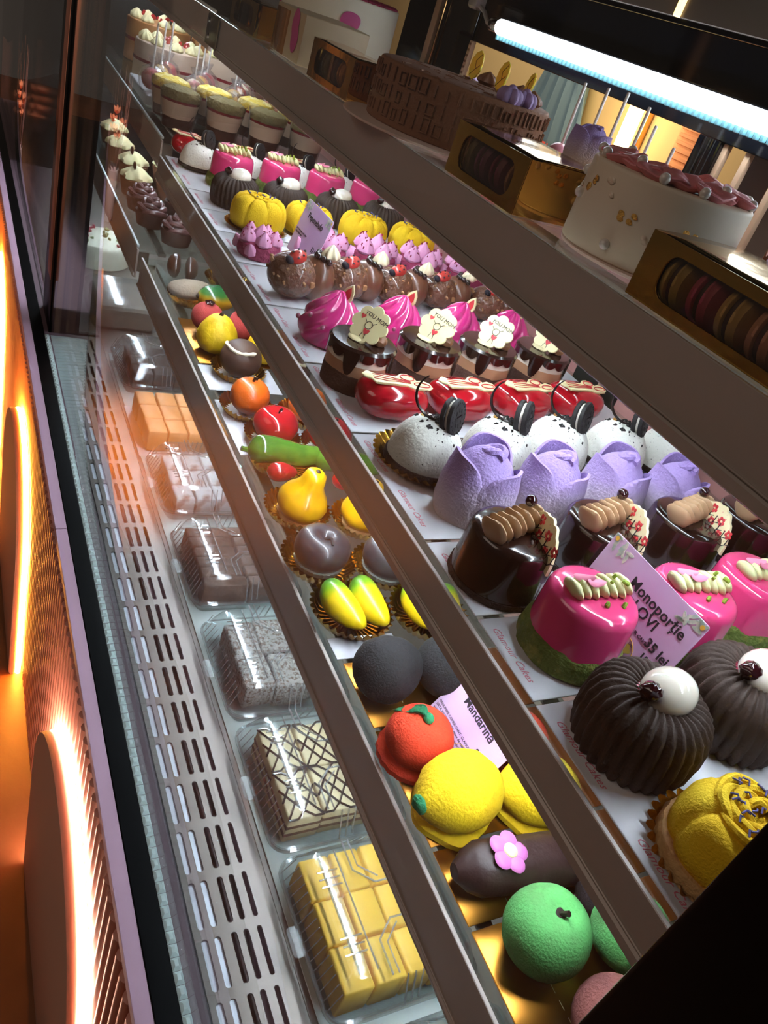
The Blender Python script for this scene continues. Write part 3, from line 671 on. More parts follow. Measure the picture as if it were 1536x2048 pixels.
def yrose(label):
    t = thing('yellow_rose_tart', label, 'tart')
    MB().lathe([(.036, .001), (.042, .002), (.0425, .008), (.041, .012), (.036, .0125)], 60, lambda a, r, z, k: (r*(1+.012*math.sin(22*a)+.01*noise.noise(Vector((math.cos(a)*5, math.sin(a)*5, z*200)))), z)).build('tart_crust', biscuit, t)
    def md(a, r, z, k):
        g = abs(math.sin(2.5*a)); return r*(1-.07*(1-g)**3), z-.003*(1-g)**3*(1 if k > .6 else 0)
    MB().lathe([(.034, .010), (.0385, .012), (.0395, .022), (.038, .034), (.034, .042), (.029, .046), (.0005, .047)], 90, md).build('body', yel, t, ang=70)
    for k in range(15):
        a0 = k*2.4; r = .0285*(1-k/19)
        mb = MB()
        mb.tube([(r*math.cos(a0+u)*(1-.10*abs(u)), r*math.sin(a0+u)*(1-.10*abs(u)), .0485+.0035*(k/14)-.0028*u*u) for u in [-.95+.19*i for i in range(11)]], [.0018+.0016*math.sin(PI*i/10) for i in range(11)], 8)
        mb.build('petal_ridge', yel, t)
    mb = MB()
    for k in range(26):
        x, y = random.uniform(-.022, .022), random.uniform(-.022, .022); a = random.uniform(0, 6)
        mb.tube([(x, y, .053), (x+.003*math.cos(a), y+.003*math.sin(a), .0545), (x+.006*math.cos(a+.6), y+.006*math.sin(a+.6), .053)], .0007, 5)
    mb.build('lavender_petals', lav, t)
    return t

# ------------------------------------------------------------------ rows on the middle shelf
row(ruf, 'dark ridged chocolate cake near the black post', [(-.210, .401, 1.0), (-.212, .499, 1.03)], MID+.002, 'dark ridged cakes near the black post')
row(lovi, 'glossy pink cake with green nut base near the price card', [(-.298, .410, .96), (-.295, .514, .97), (-.304, .604, .98), (-.306, .695)], MID+.002, 'pink glazed cakes near the price card')
row(gch, 'glossy dark chocolate cake with piped cream and blossom plaque', [(-.379, .393), (-.390, .500), (-.395, .610), (-.400, .712)], MID+.002, 'glossy chocolate cakes', rz=.25)
row(lrose, 'lilac velvet rose shaped cake', [(-.469, .416, 1.08), (-.471, .500, 1.02), (-.475, .585, 1.02), (-.465, .662, .98)], MID+.002, 'lilac rose cakes')
DM = row(dome, 'white dome cake with black cookie and chocolate curl', [(-.545, .404), (-.551, .493), (-.563, .579), (-.564, .667), (-.556, .742)], MID+.003, 'white dome cakes of the near row', rz=-.1)
row(heart, 'red glazed oval cake with bow plaque', [(-.642, .410), (-.650, .501), (-.660, .594), (-.672, .685)], MID+.002, 'red glazed cakes of the near row')
row(drip, 'chocolate drip cake with ivory flower plaque', [(-.706, .394, 1.05), (-.728, .491, 1.05), (-.739, .581, 1.03), (-.746, .672, 1.03)], MID+.002, 'chocolate drip cakes')
row(swirl, 'glossy magenta swirl cake with white and red petal plaque', [(-.812, .405), (-.839, .506, .94), (-.849, .603, .94), (-.853, .690, .92)], MID+.002, 'magenta swirl cakes')
row(cball, 'nutty chocolate ball cake with red ladybird', [(-.938, .402, 1.05), (-.961, .489), (-.967, .567, .95), (-.973, .645, .95), (-.955, .722, .92)], MID+.002, 'chocolate ball cakes')
row(kcup, 'ruby cake topped with pink cream kisses', [(-1.075, .392, .85), (-1.10, .500), (-1.108, .590), (-1.11, .675), (-1.10, .757)], MID+.002, 'pink kiss cakes')
row(ycake, 'yellow velvet pumpkin shaped cake', [(-1.195, .424, 1.06), (-1.215, .515, .98), (-1.219, .616, 1.02), (-1.212, .708, 1.0)], MID+.004, 'yellow velvet cakes')
row(ruf, 'dark ridged chocolate cake behind the yellow cakes', [(-1.300, .415, .9), (-1.310, .505, .9), (-1.312, .602, .9), (-1.323, .700, .9)], MID+.002, 'dark ridged cakes behind the yellow cakes')
row(lovi, 'glossy pink cake in the far row with pistachio cream', [(-1.405, .435, .96), (-1.425, .530, .96), (-1.425, .620, .94), (-1.430, .712, .94)], MID+.002, 'pink glazed cakes of the far row')
row(dome, 'small white dome cake behind the far pink row', [(-1.492, .400, .9), (-1.505, .500, .85), (-1.508, .60, .85), (-1.51, .69, .85)], MID+.003, 'white dome cakes of the far row')
ht = heart('red glazed cake at the far corner beside a white dome'); ht.location = (-1.575, .40, MID+.002); ht.scale = (.72, .8, .9)
row(heart, 'red glazed oval cake behind the far white domes', [(-1.59, .515, .8), (-1.59, .63, .8)], MID+.002, 'red glazed cakes of the far row', proto=None)
yr = yrose('large yellow rose tart at the near end beside black post'); yr.location = (-.122, .402, MID+.003); yr.scale = (.96,)*3; yr.rotation_euler = (0, 0, .5)
for i, (x, y, wh, r, hh) in enumerate(((-.122, .402, 'gold paper cup under the large yellow rose tart', .045, .007), (-.545, .404, 'gold paper cup under the nearest white dome cake', .0485, .010), (-1.195, .424, 'gold paper cup under the nearest yellow velvet cake', .047, .006))):
    g = gold_cup(wh, r, h=hh); g.location = (x, y, MID+.0021); g['group'] = 'gold paper cups on the middle shelf'
# boards under the rows, with the shop's name in script
XB = [(-.075, -.252, 'white cake board under the dark ridged cakes at the near end'), (-.256, -.336, 'white cake board under the near pink glazed cakes'), (-.340, -.428, 'white cake board under the glossy chocolate cakes'),
      (-.432, -.598, 'white cake board under the lilac roses and white domes'), (-.602, -.744, 'white cake board under the red glazed and drip cakes'), (-.748, -.898, 'white cake board under the magenta swirl cakes'),
      (-.902, -1.036, 'white cake board under the chocolate ball cakes'), (-1.040, -1.158, 'white cake board under the pink kiss cakes'), (-1.162, -1.256, 'white cake board under the yellow velvet cakes'), (-1.260, -1.352, 'white cake board under the far dark ridged cakes'), (-1.356, -1.54, 'white cake board under the far pink glazed cakes')]
for x1, x0, lab in XB:
    t = thing('cake_board', lab, 'cake board', ((x0+x1)/2, .565, MID+.0002), 0, 'white cake boards')
    MB().rbox((0, 0, .0008), (x1-x0, .425, .0016), .0004).build('board', boardw, t)
    n = 2 if x1-x0 > .12 else 1
    for k in range(n):
        text('printed_script', 'Glamour Cakes', .0085, pinkink, t, TR(((k-(n-1)/2)*(x1-x0)*.5-.03, -.206, .00165), (0, 0, 0)), shear=.35)

# price cards
def card(label, loc, W, Hh, lean, title, price, weight, lines, title2=None, s=1.0, small=False):
    t = thing('price_card', label, 'price card', loc); T = TR((0, 0, 0), (PI/2-lean, 0, 0))
    MB().rbox((0, Hh/2, -.0004), (W, Hh, .0008), .0002, .002, T=T).build('card', cardm, t)
    def P(x, y): return T @ TR((x, y, .0002))
    text('printed_name', title, .0128*s, ink, t, P(W*.13 if title2 else 0, Hh-.023*s), align='CENTER')
    if title2: text('printed_name', title2, .0128*s, ink, t, P(W*.10, Hh-.0345*s), align='CENTER')
    for k, l in enumerate(lines): text('printed_lines', l, .0040*s if k < 2 else .0036*s, ink, t, P(-W/2+.003, Hh-.046*s-.0046*s*k))
    text('printed_price', price, .0110*s, ink, t, P(W/2-.005, .024*s), align='RIGHT')
    text('printed_price', weight, .0085*s, ink, t, P(W/2-.007, .014*s), align='RIGHT')
    for cx, cy, q in ((-W/2, Hh, 0), (W/2, Hh, 1)):
        sx = 1 if q == 0 else -1; mb = MB()
        for k in range(12):
            x = cx+sx*random.uniform(.002, .024)*s; y = cy-random.uniform(.002, .012)*s; a = random.uniform(0, PI)
            mb.prism([(x+.0048*s*math.cos(b)*math.cos(a)-.0016*s*math.sin(b)*math.sin(a), y+.0048*s*math.cos(b)*math.sin(a)+.0016*s*math.sin(b)*math.cos(a)) for b in [2*PI*i/8 for i in range(8)]], .00005, .0003, 0, T)
        for i in range(len(mb.v)):
            v = T.inverted() @ Vector(mb.v[i]); v.x = max(-W/2+.0003, min(W/2-.0003, v.x)); v.y = min(v.y, Hh-.0003); mb.v[i] = tuple(T @ v)
        mb.build('printed_leaves', leafp, t, smooth=False)
        MB().prism([(cx+sx*.004*s+.002*s*math.cos(b), cy-.004*s+.002*s*math.sin(b)) for b in [2*PI*i/10 for i in range(10)]], .0003, .0005, 0, T).build('printed_daisy', daisy, t)
    lg = MB(); lg.tube([(W*.12+.0115*s*math.cos(a), .0075+.0115*s*math.sin(a), .0002) for a in [PI*(-.15)+k*PI*1.3/20 for k in range(21)]], .0003, 4, T)
    lg.build('printed_ring', daisy, t)
    em = mat('gold_emblem', (176, 150, 66), .6); mb = MB()
    for x, y, r in ((W*.12+.004*s, .0105*s, .0042*s), (W*.12-.004*s, .0105*s, .0028*s)): mb.prism([(x+r*(1+.18*math.cos(4*b))*math.cos(b), y+r*(1+.18*math.cos(4*b))*math.sin(b)) for b in [2*PI*i/20 for i in range(20)]], .00005, .0003, 0, T)
    for x in (W*.12+.004*s, W*.12-.004*s): mb.rbox((x, .005*s, .0002), (.0008*s, .006*s, .0003), .0001, T=T)
    mb.build('printed_emblem', em, t, smooth=False)
    return t
card('lilac price card leaning behind the nearest pink glazed cake', (-.300, .453, MID+.002), .109, .070, .26, 'Monoporție', '35 lei', '185 g', ['DENUMIRE COMERCIANT: GLAMOUR CAKES', 'LISTA INGREDIENTE', 'piure de zmeură, lapte, lapte condensat, ouă, unt', 'ouă, zahăr, făină, unt, ciocolată albă, fistic', 'ALERGENI'], 'LOVI')
card('lilac price card standing between the yellow velvet cakes', (-1.085, .458, MID+.002), .105, .080, .22, 'Pepenebulo', '32 lei', '', ['piure de mango, ouă, lapte', 'zahăr, făină, unt'])
card('lilac price card leaning behind the red mandarin cake', (-.352, .408, LOW+.002), .094, .062, .5, 'Mandarină', '28 lei', '185 g', ['DENUMIRE COMERCIANT: GLAMOUR CAKES', 'LISTA INGREDIENTE: piure de mandarine', 'ouă, zahăr, făină, unt, lapte, smântână', 'ciocolată albă, gelatină, coajă de mandarină', 'unt de cacao, colorant alimentar', 'ALERGENI: ouă, lapte, gluten'], s=.92)

# ------------------------------------------------------------------ fruit shaped cakes on the lowest shelf
def put(t, x, y, z, rz=0, s=1): t.location = (x, y, z); t.rotation_euler = (0, 0, rz); t.scale = (s, s, s); return t
def velvet(name, c, c2=None, grad=None, bs=520): return mat(name, c, .85, bump=(bs, .6, .0018), mix=(35, c2, .45, .7) if c2 else None, grad=grad)
stemm = mat('dark_stem', (40, 24, 18), .5); greenv = velvet('leaf_green_velvet', (34, 130, 84))
def fruit(name, label, prof, mt, lump=.02, seg=32, dim=None, part='body'):
    t = thing(name, label, 'cake')
    sd = random.uniform(0, 50)
    MB().lathe(prof, seg, lambda a, r, z, k: (r*(1+lump*noise.noise(Vector((math.cos(a)*2+sd, math.sin(a)*2, z*40)))), z)).build(part, mt, t)
    return t
def round_prof(r, h, dimple=.006, n=14, flat=.3):
    P = []
    for k in range(n+1):
        a = -PI/2+PI*k/n; rr = r*math.cos(a)**.9 if 0 < k < n else .0004; z = h/2+h/2*math.sin(a)
        if k == 0: z = 0; rr = r*flat
        if k > n-3: z -= dimple*(k-(n-3))/3*(1 if k == n else .6)
        P.append((rr, z))
    return P
# green apples
gam = velvet('green_velvet', (92, 172, 92), (84, 132, 74))
def gapple(label):
    t = fruit('green_apple_cake', label, round_prof(.0305, .058, .007), gam)
    MB().tube([(0, 0, .047), (.001, 0, .054), (.004, .001, .0585)], [.0018, .0016, .0022], 7).build('stem', stemm, t)
    MB().lathe([(.0045, .0515), (.0055, .0522), (.003, .0528), (.0004, .0522)], 10, lambda a, r, z, k: (r*(1+.3*math.sin(3*a)), z)).build('stem_well', stemm, t)
    return t
put(gapple('matte green apple cake in front on gold board'), -.168, .386, LOW+.003, s=1.08)
put(gapple('matte green apple cake behind the front green apple'), -.150, .458, LOW+.003, .8)
pk = fruit('pink_peach_cake', 'dusky pink peach shaped cake at the near end', round_prof(.032, .052, .004), velvet('dusky_pink_velvet', (146, 84, 78), (122, 68, 66)))
MB().tube([(0, 0, .045), (.002, 0, .053)], .002, 6).build('stem', stemm, pk); put(pk, -.100, .405, LOW+.003)
# chocolate log with flower
lg = thing('chocolate_log', 'dark chocolate log cake with a pink sugar flower', 'cake')
R = []
for i in range(15):
    u = i/14; y = -.052+.15*u; r = .0215*(min(1, (u+.012)*6)**.45)*(1 if u < .93 else (1-(u-.93)*7)**.5 if u < .999 else .3)
    R.append([(r*1.02*math.cos(a)*(1+.02*math.sin(9*a+i)), y, .0205+r*.95*math.sin(a)*(1+.02*math.sin(7*a))) for a in [2*PI*k/32 for k in range(32)]])
MB().loft(R).build('log_body', mat('bark_chocolate', (52, 30, 28), .5, bump=(70, .6, .003)), lg)
mb = MB()
for k in range(5):
    a = k*1.257+.3; mb.sphere((.0098*math.cos(a), .0098*math.sin(a), .0), (.0078, .0078, .0028), 6, 14)
fo = mb.build('sugar_flower', mat('sugar_flower_pink', (212, 116, 186), .5), lg); fo.location = (.001, -.012, .0425); fo.rotation_euler = (-.1, .12, 0)
MB().lathe(dome_prof(.0062, .0028, .002, 4), 16).build('flower_centre', ivory, fo)
put(lg, -.226, .395, LOW+.003, -.12)
pm = velvet('plum_brown', (40, 24, 26)); pu = fruit('brown_fig_cake', 'dark brown fig cake behind the chocolate log', round_prof(.022, .04, .003), pm)
MB().tube([(0, 0, .036), (0, .004, .046)], .002, 6).build('stem', stemm, pu); put(pu, -.185, .462, LOW+.003)
# lemons
lemm = velvet('lemon_velvet', (246, 204, 6), (226, 178, 10), bs=360)
def lemon(label):
    t = thing('lemon_cake', label, 'cake')
    def fn(p, q):
        return Vector((q.x, q.y*(1-.0), q.z))*(1+.02*noise.noise(p*4))
    P = [(.0005, -.041), (.006, -.0395), (.010, -.0365), (.017, -.030), (.0262, -.019), (.030, -.005), (.030, .007), (.026, .019), (.017, .029), (.010, .034), (.006, .0372), (.0005, .0385)]
    MB().lathe(P, 30, lambda a, r, z, k: (r*(1+.03*noise.noise(Vector((math.cos(a)*2, math.sin(a)*2, z*60)))), z), TR((0, 0, .0285), (PI/2, 0, 0)) @ TR(sc_=(1, .95, 1))).build('body', lemm, t)
    MB().sphere((0, -.0395, .0305), (.0075, .0045, .0065), 8, 12, lambda p, q: q*(1+.15*noise.noise(p*2))).build('leaf_tip', greenv, t) if False else MB().sphere((0, .0395, .0305), (.0075, .0045, .0065), 8, 12, lambda p, q: q*(1+.15*noise.noise(p*2))).build('leaf_tip', greenv, t)
    MB().lathe([(.026, 0), (.031, .001), (.031, .006), (.026, .009)], 30, lambda a, r, z, k: (r*(1+.05*math.sin(5*a)), z)).build('foot', lemm, t)
    return t
put(lemon('yellow lemon cake in front with green tip'), -.291, .377, LOW+.003, PI-.12+.25, 1.12)
put(lemon('yellow lemon cake behind the front lemon'), -.278, .455, LOW+.003, PI-.2, 1.05)
mdm = velvet('mandarin_velvet', (226, 62, 26), (206, 48, 22))
def mandarin(label):
    t = fruit('mandarin_cake', label, round_prof(.0305, .050, .004), mdm)
    MB().lathe([(.027, 0), (.0325, .0008), (.0325, .006), (.027, .009)], 40, lambda a, r, z, k: (r*(1+.02*math.sin(19*a)), z)).build('foot', mdm, t)
    MB().loft([[(.004+u*.030, -.001+.0075*math.sin(PI*min(1, u+.1))*v+.008*u*u, .0497-.024*u*u+.0016*math.sin(u*9)+(.0018 if s_ else 0)) for v in (-1, -.4, .3, 1)] for s_ in (0, 1) for u in ([i/8 for i in range(9)] if s_ == 0 else [1-i/8 for i in range(9)])], (True, True)).build('leaf', greenv, t).rotation_euler = (0, 0, -2.5)
    MB().sphere((0, 0, .0495), (.0055, .0048, .0042), 8, 12).build('stem_knob', greenv, t)
    return t
put(mandarin('red mandarin cake with green leaf beside the lemon'), -.353, .370, LOW+.003, -.2, 1.03)
put(mandarin('red mandarin cake mostly hidden behind its price card'), -.335, .468, LOW+.003)
avm = velvet('charcoal_velvet', (20, 18, 20), (28, 25, 28))
def avo(label):
    t = thing('black_avocado_cake', label, 'cake')
    def fn(p, q): return Vector((q.x*(1-.16*p.y), q.y, q.z*(1-.10*p.y)+.0295))*(1+.015*noise.noise(p*3))
    MB().sphere((0, 0, 0), (.031, .034, .0295), 16, 28, fn).build('body', avm, t)
    MB().sphere((0, .0345, .030), (.003, .002, .003), 6, 8).build('stem_end', stemm, t)
    return t
put(avo('matte black avocado cake in front on gold board'), -.430, .372, LOW+.003, .25, 1.05)
put(avo('matte black avocado cake behind the front avocado'), -.425, .440, LOW+.003, .2, 1.05)
mgm = mat('mango_skin', (240, 200, 20), .35, coat=.25, grad=(0, [(0, (24, 112, 40)), (.3, (120, 170, 20)), (.5, (236, 200, 14)), (1, (244, 206, 18))], -.036, .036))
def mangoes(label):
    t = thing('mango_pair_cake', label, 'cake')
    for k, (y, rz) in enumerate(((-.0165, .10), (.0165, -.06))):
        def fn(p, q): return Vector((q.x, q.y*(1-.12*p.x)+.006*(p.x**2), q.z*(1-.12*p.x)+.0165))
        MB().sphere((0, 0, 0), (.037, .0175, .0165), 14, 22, fn, TR((0, y, .003), (0, 0, rz))).build('mango', mgm, t)
    return t
put(mangoes('pair of yellow green mangoes on the front gold paper cup'), -.532, .379, LOW+.004, .10)
put(mangoes('pair of yellow green mangoes on the rear gold paper cup'), -.520, .470, LOW+.004, -.25)
gpm = mat('slate_glaze', (40, 44, 50), .38, coat=.25, mix=(40, (54, 58, 62), .5, .7)); footm = mat('plum_foot', (120, 128, 120), .4)  # plain lighter grey for the ribbed foot of the plum
def gplum(label):
    t = fruit('slate_plum_cake', label, [(.018, .004), (.026, .008), (.0318, .018), (.0325, .027), (.030, .036), (.024, .042), (.015, .0445), (.009, .043), (.004, .039), (.0004, .037)], gpm)
    MB().lathe([(.022, 0), (.0265, .002), (.0295, .009), (.027, .010)], 80, lambda a, r, z, k: (r*(1+.02*math.sin(32*a)), z)).build('ribbed_foot', footm, t)
    MB().tube([(0, 0, .038), (.010, .002, .0455), (.019, .0, .0435)], .0018, 6).build('crease', gpm, t)
    return t
put(gplum('slate grey plum cake in the front gold paper cup'), -.617, .372, LOW+.004)
put(gplum('slate grey plum cake in the rear gold paper cup'), -.600, .452, LOW+.004, .5)
prm = mat('pear_skin', (246, 184, 10), .3, coat=.3, mix=(26, (236, 160, 10), .45, .7))
def pear(label):
    t = fruit('yellow_pear_cake', label, [(.016, .003), (.024, .006), (.0305, .016), (.0315, .024), (.028, .034), (.021, .043), (.0155, .052), (.0145, .060), (.0125, .067), (.007, .071), (.0004, .0715)], prm, .05)
    MB().lathe([(.02, 0), (.026, .001), (.0265, .004), (.022, .006)], 24).build('biscuit_foot', biscuit, t)
    MB().sphere((.001, 0, .0712), (.0038, .0032, .002), 6, 10).build('stem_tip', stemm, t)
    return t
pr = put(pear('golden yellow pear cake in the front gold paper cup'), -.712, .378, LOW+.003); pr.rotation_euler = (-.12, .10, 0)
put(pear('golden yellow pear cake in the rear gold paper cup'), -.690, .458, LOW+.003, 1, .95)
chm = mat('green_pepper_glaze', (62, 112, 34), .2, coat=.7, mix=(30, (96, 140, 40), .45, .7)); rpm = mat('red_pepper_glaze', (186, 26, 36), .2, coat=.7, bump=(500, .2))
def peppers(label):
    t = thing('pepper_cake', label, 'cake')
    R = []
    for i in range(15):
        u = i/14; r = .0185*min(1, (u*7)**.5+.03)*(1-.35*u**2)
        R.append([(r*math.cos(a)*(1+.07*math.sin(3*a+5*u)), -.045+.10*u, .0195+r*math.sin(a)*(1+.05*math.sin(4*a))+.003*math.sin(6*u)) for a in [2*PI*k/20 for k in range(20)]])
    MB().loft(R).build('green_pepper', chm, t)
    MB().tube([(0, -.043, .0195), (-.001, -.052, .021)], .0035, 6).build('pepper_tip', chm, t)
    def fn(p, q): return Vector((q.x*(1-.25*p.y), q.y, q.z*(1-.25*p.y)+.0125))
    MB().sphere((.036, -.004, 0), (.0135, .021, .0125), 10, 16, fn).build('red_pepper', rpm, t)
    return t
put(peppers('glossy green pepper with small red pepper on front paper'), -.818, .385, LOW+.006, -.05)
put(peppers('glossy green pepper with small red pepper on rear paper'), -.805, .475, LOW+.003, -.1)
apm = mat('red_apple_glaze', (190, 22, 30), .12, coat=.8, mix=(20, (160, 14, 26), .45, .7))
def rapple(label):
    t = fruit('red_apple_cake', label, round_prof(.031, .050, .007), apm, .015)
    MB().tube([(0, 0, .040), (.001, 0, .047), (.003, .002, .051)], [.0012, .0012, .0022], 6).build('stem', stemm, t); return t
put(rapple('shiny red apple cake in the front gold paper cup'), -.880, .398, LOW+.004, s=1.03)
put(rapple('shiny red apple cake in the rear gold paper cup'), -.862, .475, LOW+.004, .6)
orm = mat('orange_glaze', (236, 104, 16), .35, coat=.3, bump=(420, .25))
def orange(label):
    t = fruit('orange_cake', label, round_prof(.0285, .052, .003), orm, .01)
    MB().tube([(0, 0, .049), (.001, .001, .0545), (.005, .003, .0555)], .0022, 6).build('stem', stemm, t); return t
put(orange('orange fruit cake in the front gold paper cup'), -.957, .383, LOW+.004)
put(orange('orange fruit cake in the rear gold paper cup'), -.945, .468, LOW+.004, .5)
com = mat('coconut_shell', (74, 50, 38), .55, mix=(50, (98, 70, 54), .45, .7), bump=(150, .3)); flesh = mat('coconut_flesh', (240, 226, 190), .6)
def coco(label):
    t = fruit('coconut_cake', label, round_prof(.0305, .054, 0), com, .012)
    MB().tube([((.0240+.001*math.sin(a*5))*math.cos(a), (.0240+.001*math.sin(a*5))*math.sin(a), .0452+.0012*math.sin(a*4)) for a in [k*.16-2.2 for k in range(18)]], [.0016+.0014*abs(math.sin(k*1.1)) for k in range(18)], 6).build('cream_crack', flesh, t); return t
put(coco('brown coconut cake with pale crack in front'), -1.070, .400, LOW+.004, s=1.05)
put(coco('brown coconut cake with pale crack behind the first'), -1.055, .480, LOW+.004, 1)
qum = mat('quince_skin', (240, 196, 18), .55, bump=(130, .6, .004), mix=(40, (224, 170, 16), .45, .7))
def quince(label):
    t = fruit('yellow_quince_cake', label, [(.018, .002), (.026, .006), (.031, .017), (.0315, .026), (.028, .037), (.0215, .047), (.015, .054), (.008, .058), (.0004, .0585)], qum, .05)
    MB().tube([(0, 0, .057), (.001, .001, .062)], [.004, .0025], 7).build('stem', stemm, t); return t
put(quince('yellow quince cake in front of a red pomegranate'), -1.150, .383, LOW+.003, s=1.05)
put(quince('yellow quince cake behind the first quince'), -1.130, .460, LOW+.003, 1)
pom_m = velvet('pomegranate_velvet', (190, 66, 62), (170, 52, 54))
def pom(label):
    t = fruit('pomegranate_cake', label, round_prof(.028, .050, 0), pom_m)
    MB().lathe([(.007, .048), (.0085, .052), (.0075, .0535), (.005, .050), (.0004, .0488)], 16, lambda a, r, z, k: (r*(1+.12*math.sin(5*a)), z)).build('crown', berry, t); return t
put(pom('red pomegranate cake behind the yellow quince'), -1.225, .385, LOW+.003, s=.95); o = put(pom('red pomegranate cake with dark crown turned to front'), -1.215, .458, LOW+.003); o.rotation_euler = (.5, .3, 0); o.location.z += .004
mg = thing('green_mango_cake', 'glossy green and orange mango cake near the far end', 'cake')
MB().sphere((0, 0, .0215), (.0265, .0355, .0215), 14, 24, lambda p, q: q*(1-.0*p.y)).build('body', mat('far_mango', (226, 160, 30), .25, coat=.5, grad=(2, [(0, (222, 150, 30)), (.55, (214, 160, 30)), (.75, (60, 120, 50)), (1, (24, 90, 50))], 0, .043)), mg)
MB().sphere((0, -.0345, .022), .0045, 6, 10).build('stem_end', stemm, mg); put(mg, -1.318, .425, LOW+.003, .1)
al = thing('almond_cake', 'grey brown almond shaped cake on gold paper', 'cake')
MB().sphere((0, 0, .0165), (.026, .044, .0165), 12, 32, lambda p, q: Vector((q.x*(1-.3*p.y), q.y, q.z-.0165*0))*(1+.012*math.sin(math.atan2(p.x, p.z)*14))).build('body', mat('almond_velvet', (150, 132, 112), .85, bump=(240, .6)), al); put(al, -1.345, .386, LOW+.006, .25)
def bean(label):
    t = thing('coffee_bean_cake', label, 'cake')
    for s in (-1, 1): MB().sphere((0, 0, 0), (.0165, .0345, .020), 10, 20, lambda p, q: Vector((q.x*(1 if p.x*s > 0 else .55), q.y, q.z+.02)), TR((s*.0125, 0, 0))).build('half', choc('bean_glaze', (66, 38, 24), .3, .4), t)
    return t
put(bean('dark coffee bean cake with central groove at far end'), -1.450, .392, LOW+.003, 1.35)
put(bean('dark coffee bean cake behind the first bean'), -1.435, .475, LOW+.003, 1.35)
GC = [(-.532, .379, 'under the front mangoes', .046), (-.520, .470, 'under the rear mangoes', .046), (-.617, .372, 'under the front slate plum', .0445), (-.600, .452, 'under the rear slate plum', .042), (-.712, .378, 'under the front yellow pear', .042), (-.690, .458, 'under the rear yellow pear', .0405),
      (-.818, .392, 'under the front green pepper', .047), (-.880, .398, 'under the front red apple', .0405), (-.862, .475, 'under the rear red apple', .0395), (-.957, .383, 'under the front orange', .041), (-.945, .468, 'under the rear orange', .041), (-1.070, .400, 'under the front coconut', .043), (-1.340, .388, 'under the grey almond cake', .045), (-1.445, .480, 'under the rear coffee bean', .044)]
g0 = None
for x, y, wh, r in GC:
    lab = 'fluted gold paper cup '+wh
    if g0 is None: g0 = gold_cup(lab, .0465, h=.017); g0['group'] = 'gold paper cups on the lowest shelf'; put(g0, x, y, LOW+.0012, s=r/.0475)
    else: dup(g0, (x, y, LOW+.0012), random.uniform(0, 1), lab, r/.0475)
def gboard(label, x0, x1, y0, y1, mt=goldb, z=LOW):
    t = thing('gold_board' if mt is goldb else 'white_board', label, 'cake board', ((x0+x1)/2, (y0+y1)/2, z+.0002))
    MB().rbox((0, 0, .0008), (x1-x0, y1-y0, .0015), .0004).build('board', mt, t)
    mb = MB()
    if mt is goldb:
        for yy in (-.3, .02, .3):
            for k in range(int((x1-x0)/.012)): mb.rbox((-(x1-x0)/2+.006+k*.012, yy*(y1-y0), .00165), (.007, .0006, .0003), .0001)
        mb.build('scored_line', mat('score_line', (240, 214, 150), .5), t, smooth=False)
    return t
gboard('gold board under the green apple cakes', -.195, -.09, .348, .56); gboard('gold board under the chocolate log', -.262, -.199, .348, .56); gboard('gold board under the lemons and mandarins', -.385, -.266, .348, .56)
gboard('gold board under the black avocado cakes', -.470, -.389, .348, .56); gboard('gold board under the quinces and pomegranates', -1.265, -1.105, .348, .56)
gboard('white board under the oranges and apples', -.99, -.845, .344, .46, boardw); gboard('white board beside the coconut cakes', -1.098, -1.02, .344, .46, boardw); gboard('white strip under the front mango and avocado', -.505, -.476, .344, .42, boardw)

# ------------------------------------------------------------------ clear boxes on the deck
def clam(label, x, y, w=.166, d=.165, h=.060):
    t = thing('clear_cake_box', label, 'cake box', (x, y, DECK+.0032)); N = 5
    def ring(ins, z, r): return [(px, py, z) for px, py in rr2(w-2*ins, d-2*ins, r, N)]
    MB().loft([ring(.012, .0, .012), ring(.006, .010, .016), ring(.004, .0185, .018), ring(0, .0195, .02), ring(0, .0215, .02), ring(.0035, .0225, .018)], (True, False)).build('tray', plastd, t, ang=25)
    lid = MB().loft([ring(.001, .0222, .02), ring(.001, .0236, .02), ring(.0048, .0242, .018), ring(.008, .036, .016), ring(.016, h-.006, .014), ring(.021, h-.001, .012), ring(.03, h, .010)], (False, True)).build('lid', plast, t, ang=18)
    mb = MB(); zt = h+.0004; a, b = w/2, d/2
    for s in (-1, 1):                          # raised stiffening ribs
        mb.tube([(s*a*.80, -b*.30, zt), (s*a*.42, -b*.30, zt), (s*a*.22, -b*.08, zt), (s*a*.22, b*.35, zt), (s*a*.42, b*.6, zt)], .0011, 6)
        mb.tube([(s*a*.80, -b*.22, zt), (s*a*.46, -b*.22, zt), (s*a*.28, -b*.02, zt)], .0009, 6)
        for k in range(3):
            mb.tube([(s*a*(.30+.09*k), -b*.74, zt-.0003), (s*a*(.30+.09*k), -b*.48, zt)], .0009, 6); mb.tube([(s*a*(.985-.02*k), b*(-.1+.1*k), .025), (s*a*.82, b*(-.1+.1*k), h-.004)], .0009, 6)
    mb.tube([(-a*.7, -b*.66, zt), (a*.7, -b*.66, zt)], .0013, 6); mb.tube([(-a*.7, -b*.44, zt), (a*.7, -b*.44, zt)], .0009, 6)
    for k in range(16): mb.tube([(-a*.8+k*a*.107, -b*.985, .0245), (-a*.78+k*a*.104, -b*.86, h-.012)], .0006, 5)
    mb.build('lid_ribs', clear('clear_plastic_rib', (225, 232, 232), .04, .32, .10), lid)
    MB().rbox((0, -d/2-.004, .0213), (.03, .012, .0012), .0004, .005, 4).build('lift_tab', plast, t)
    return t
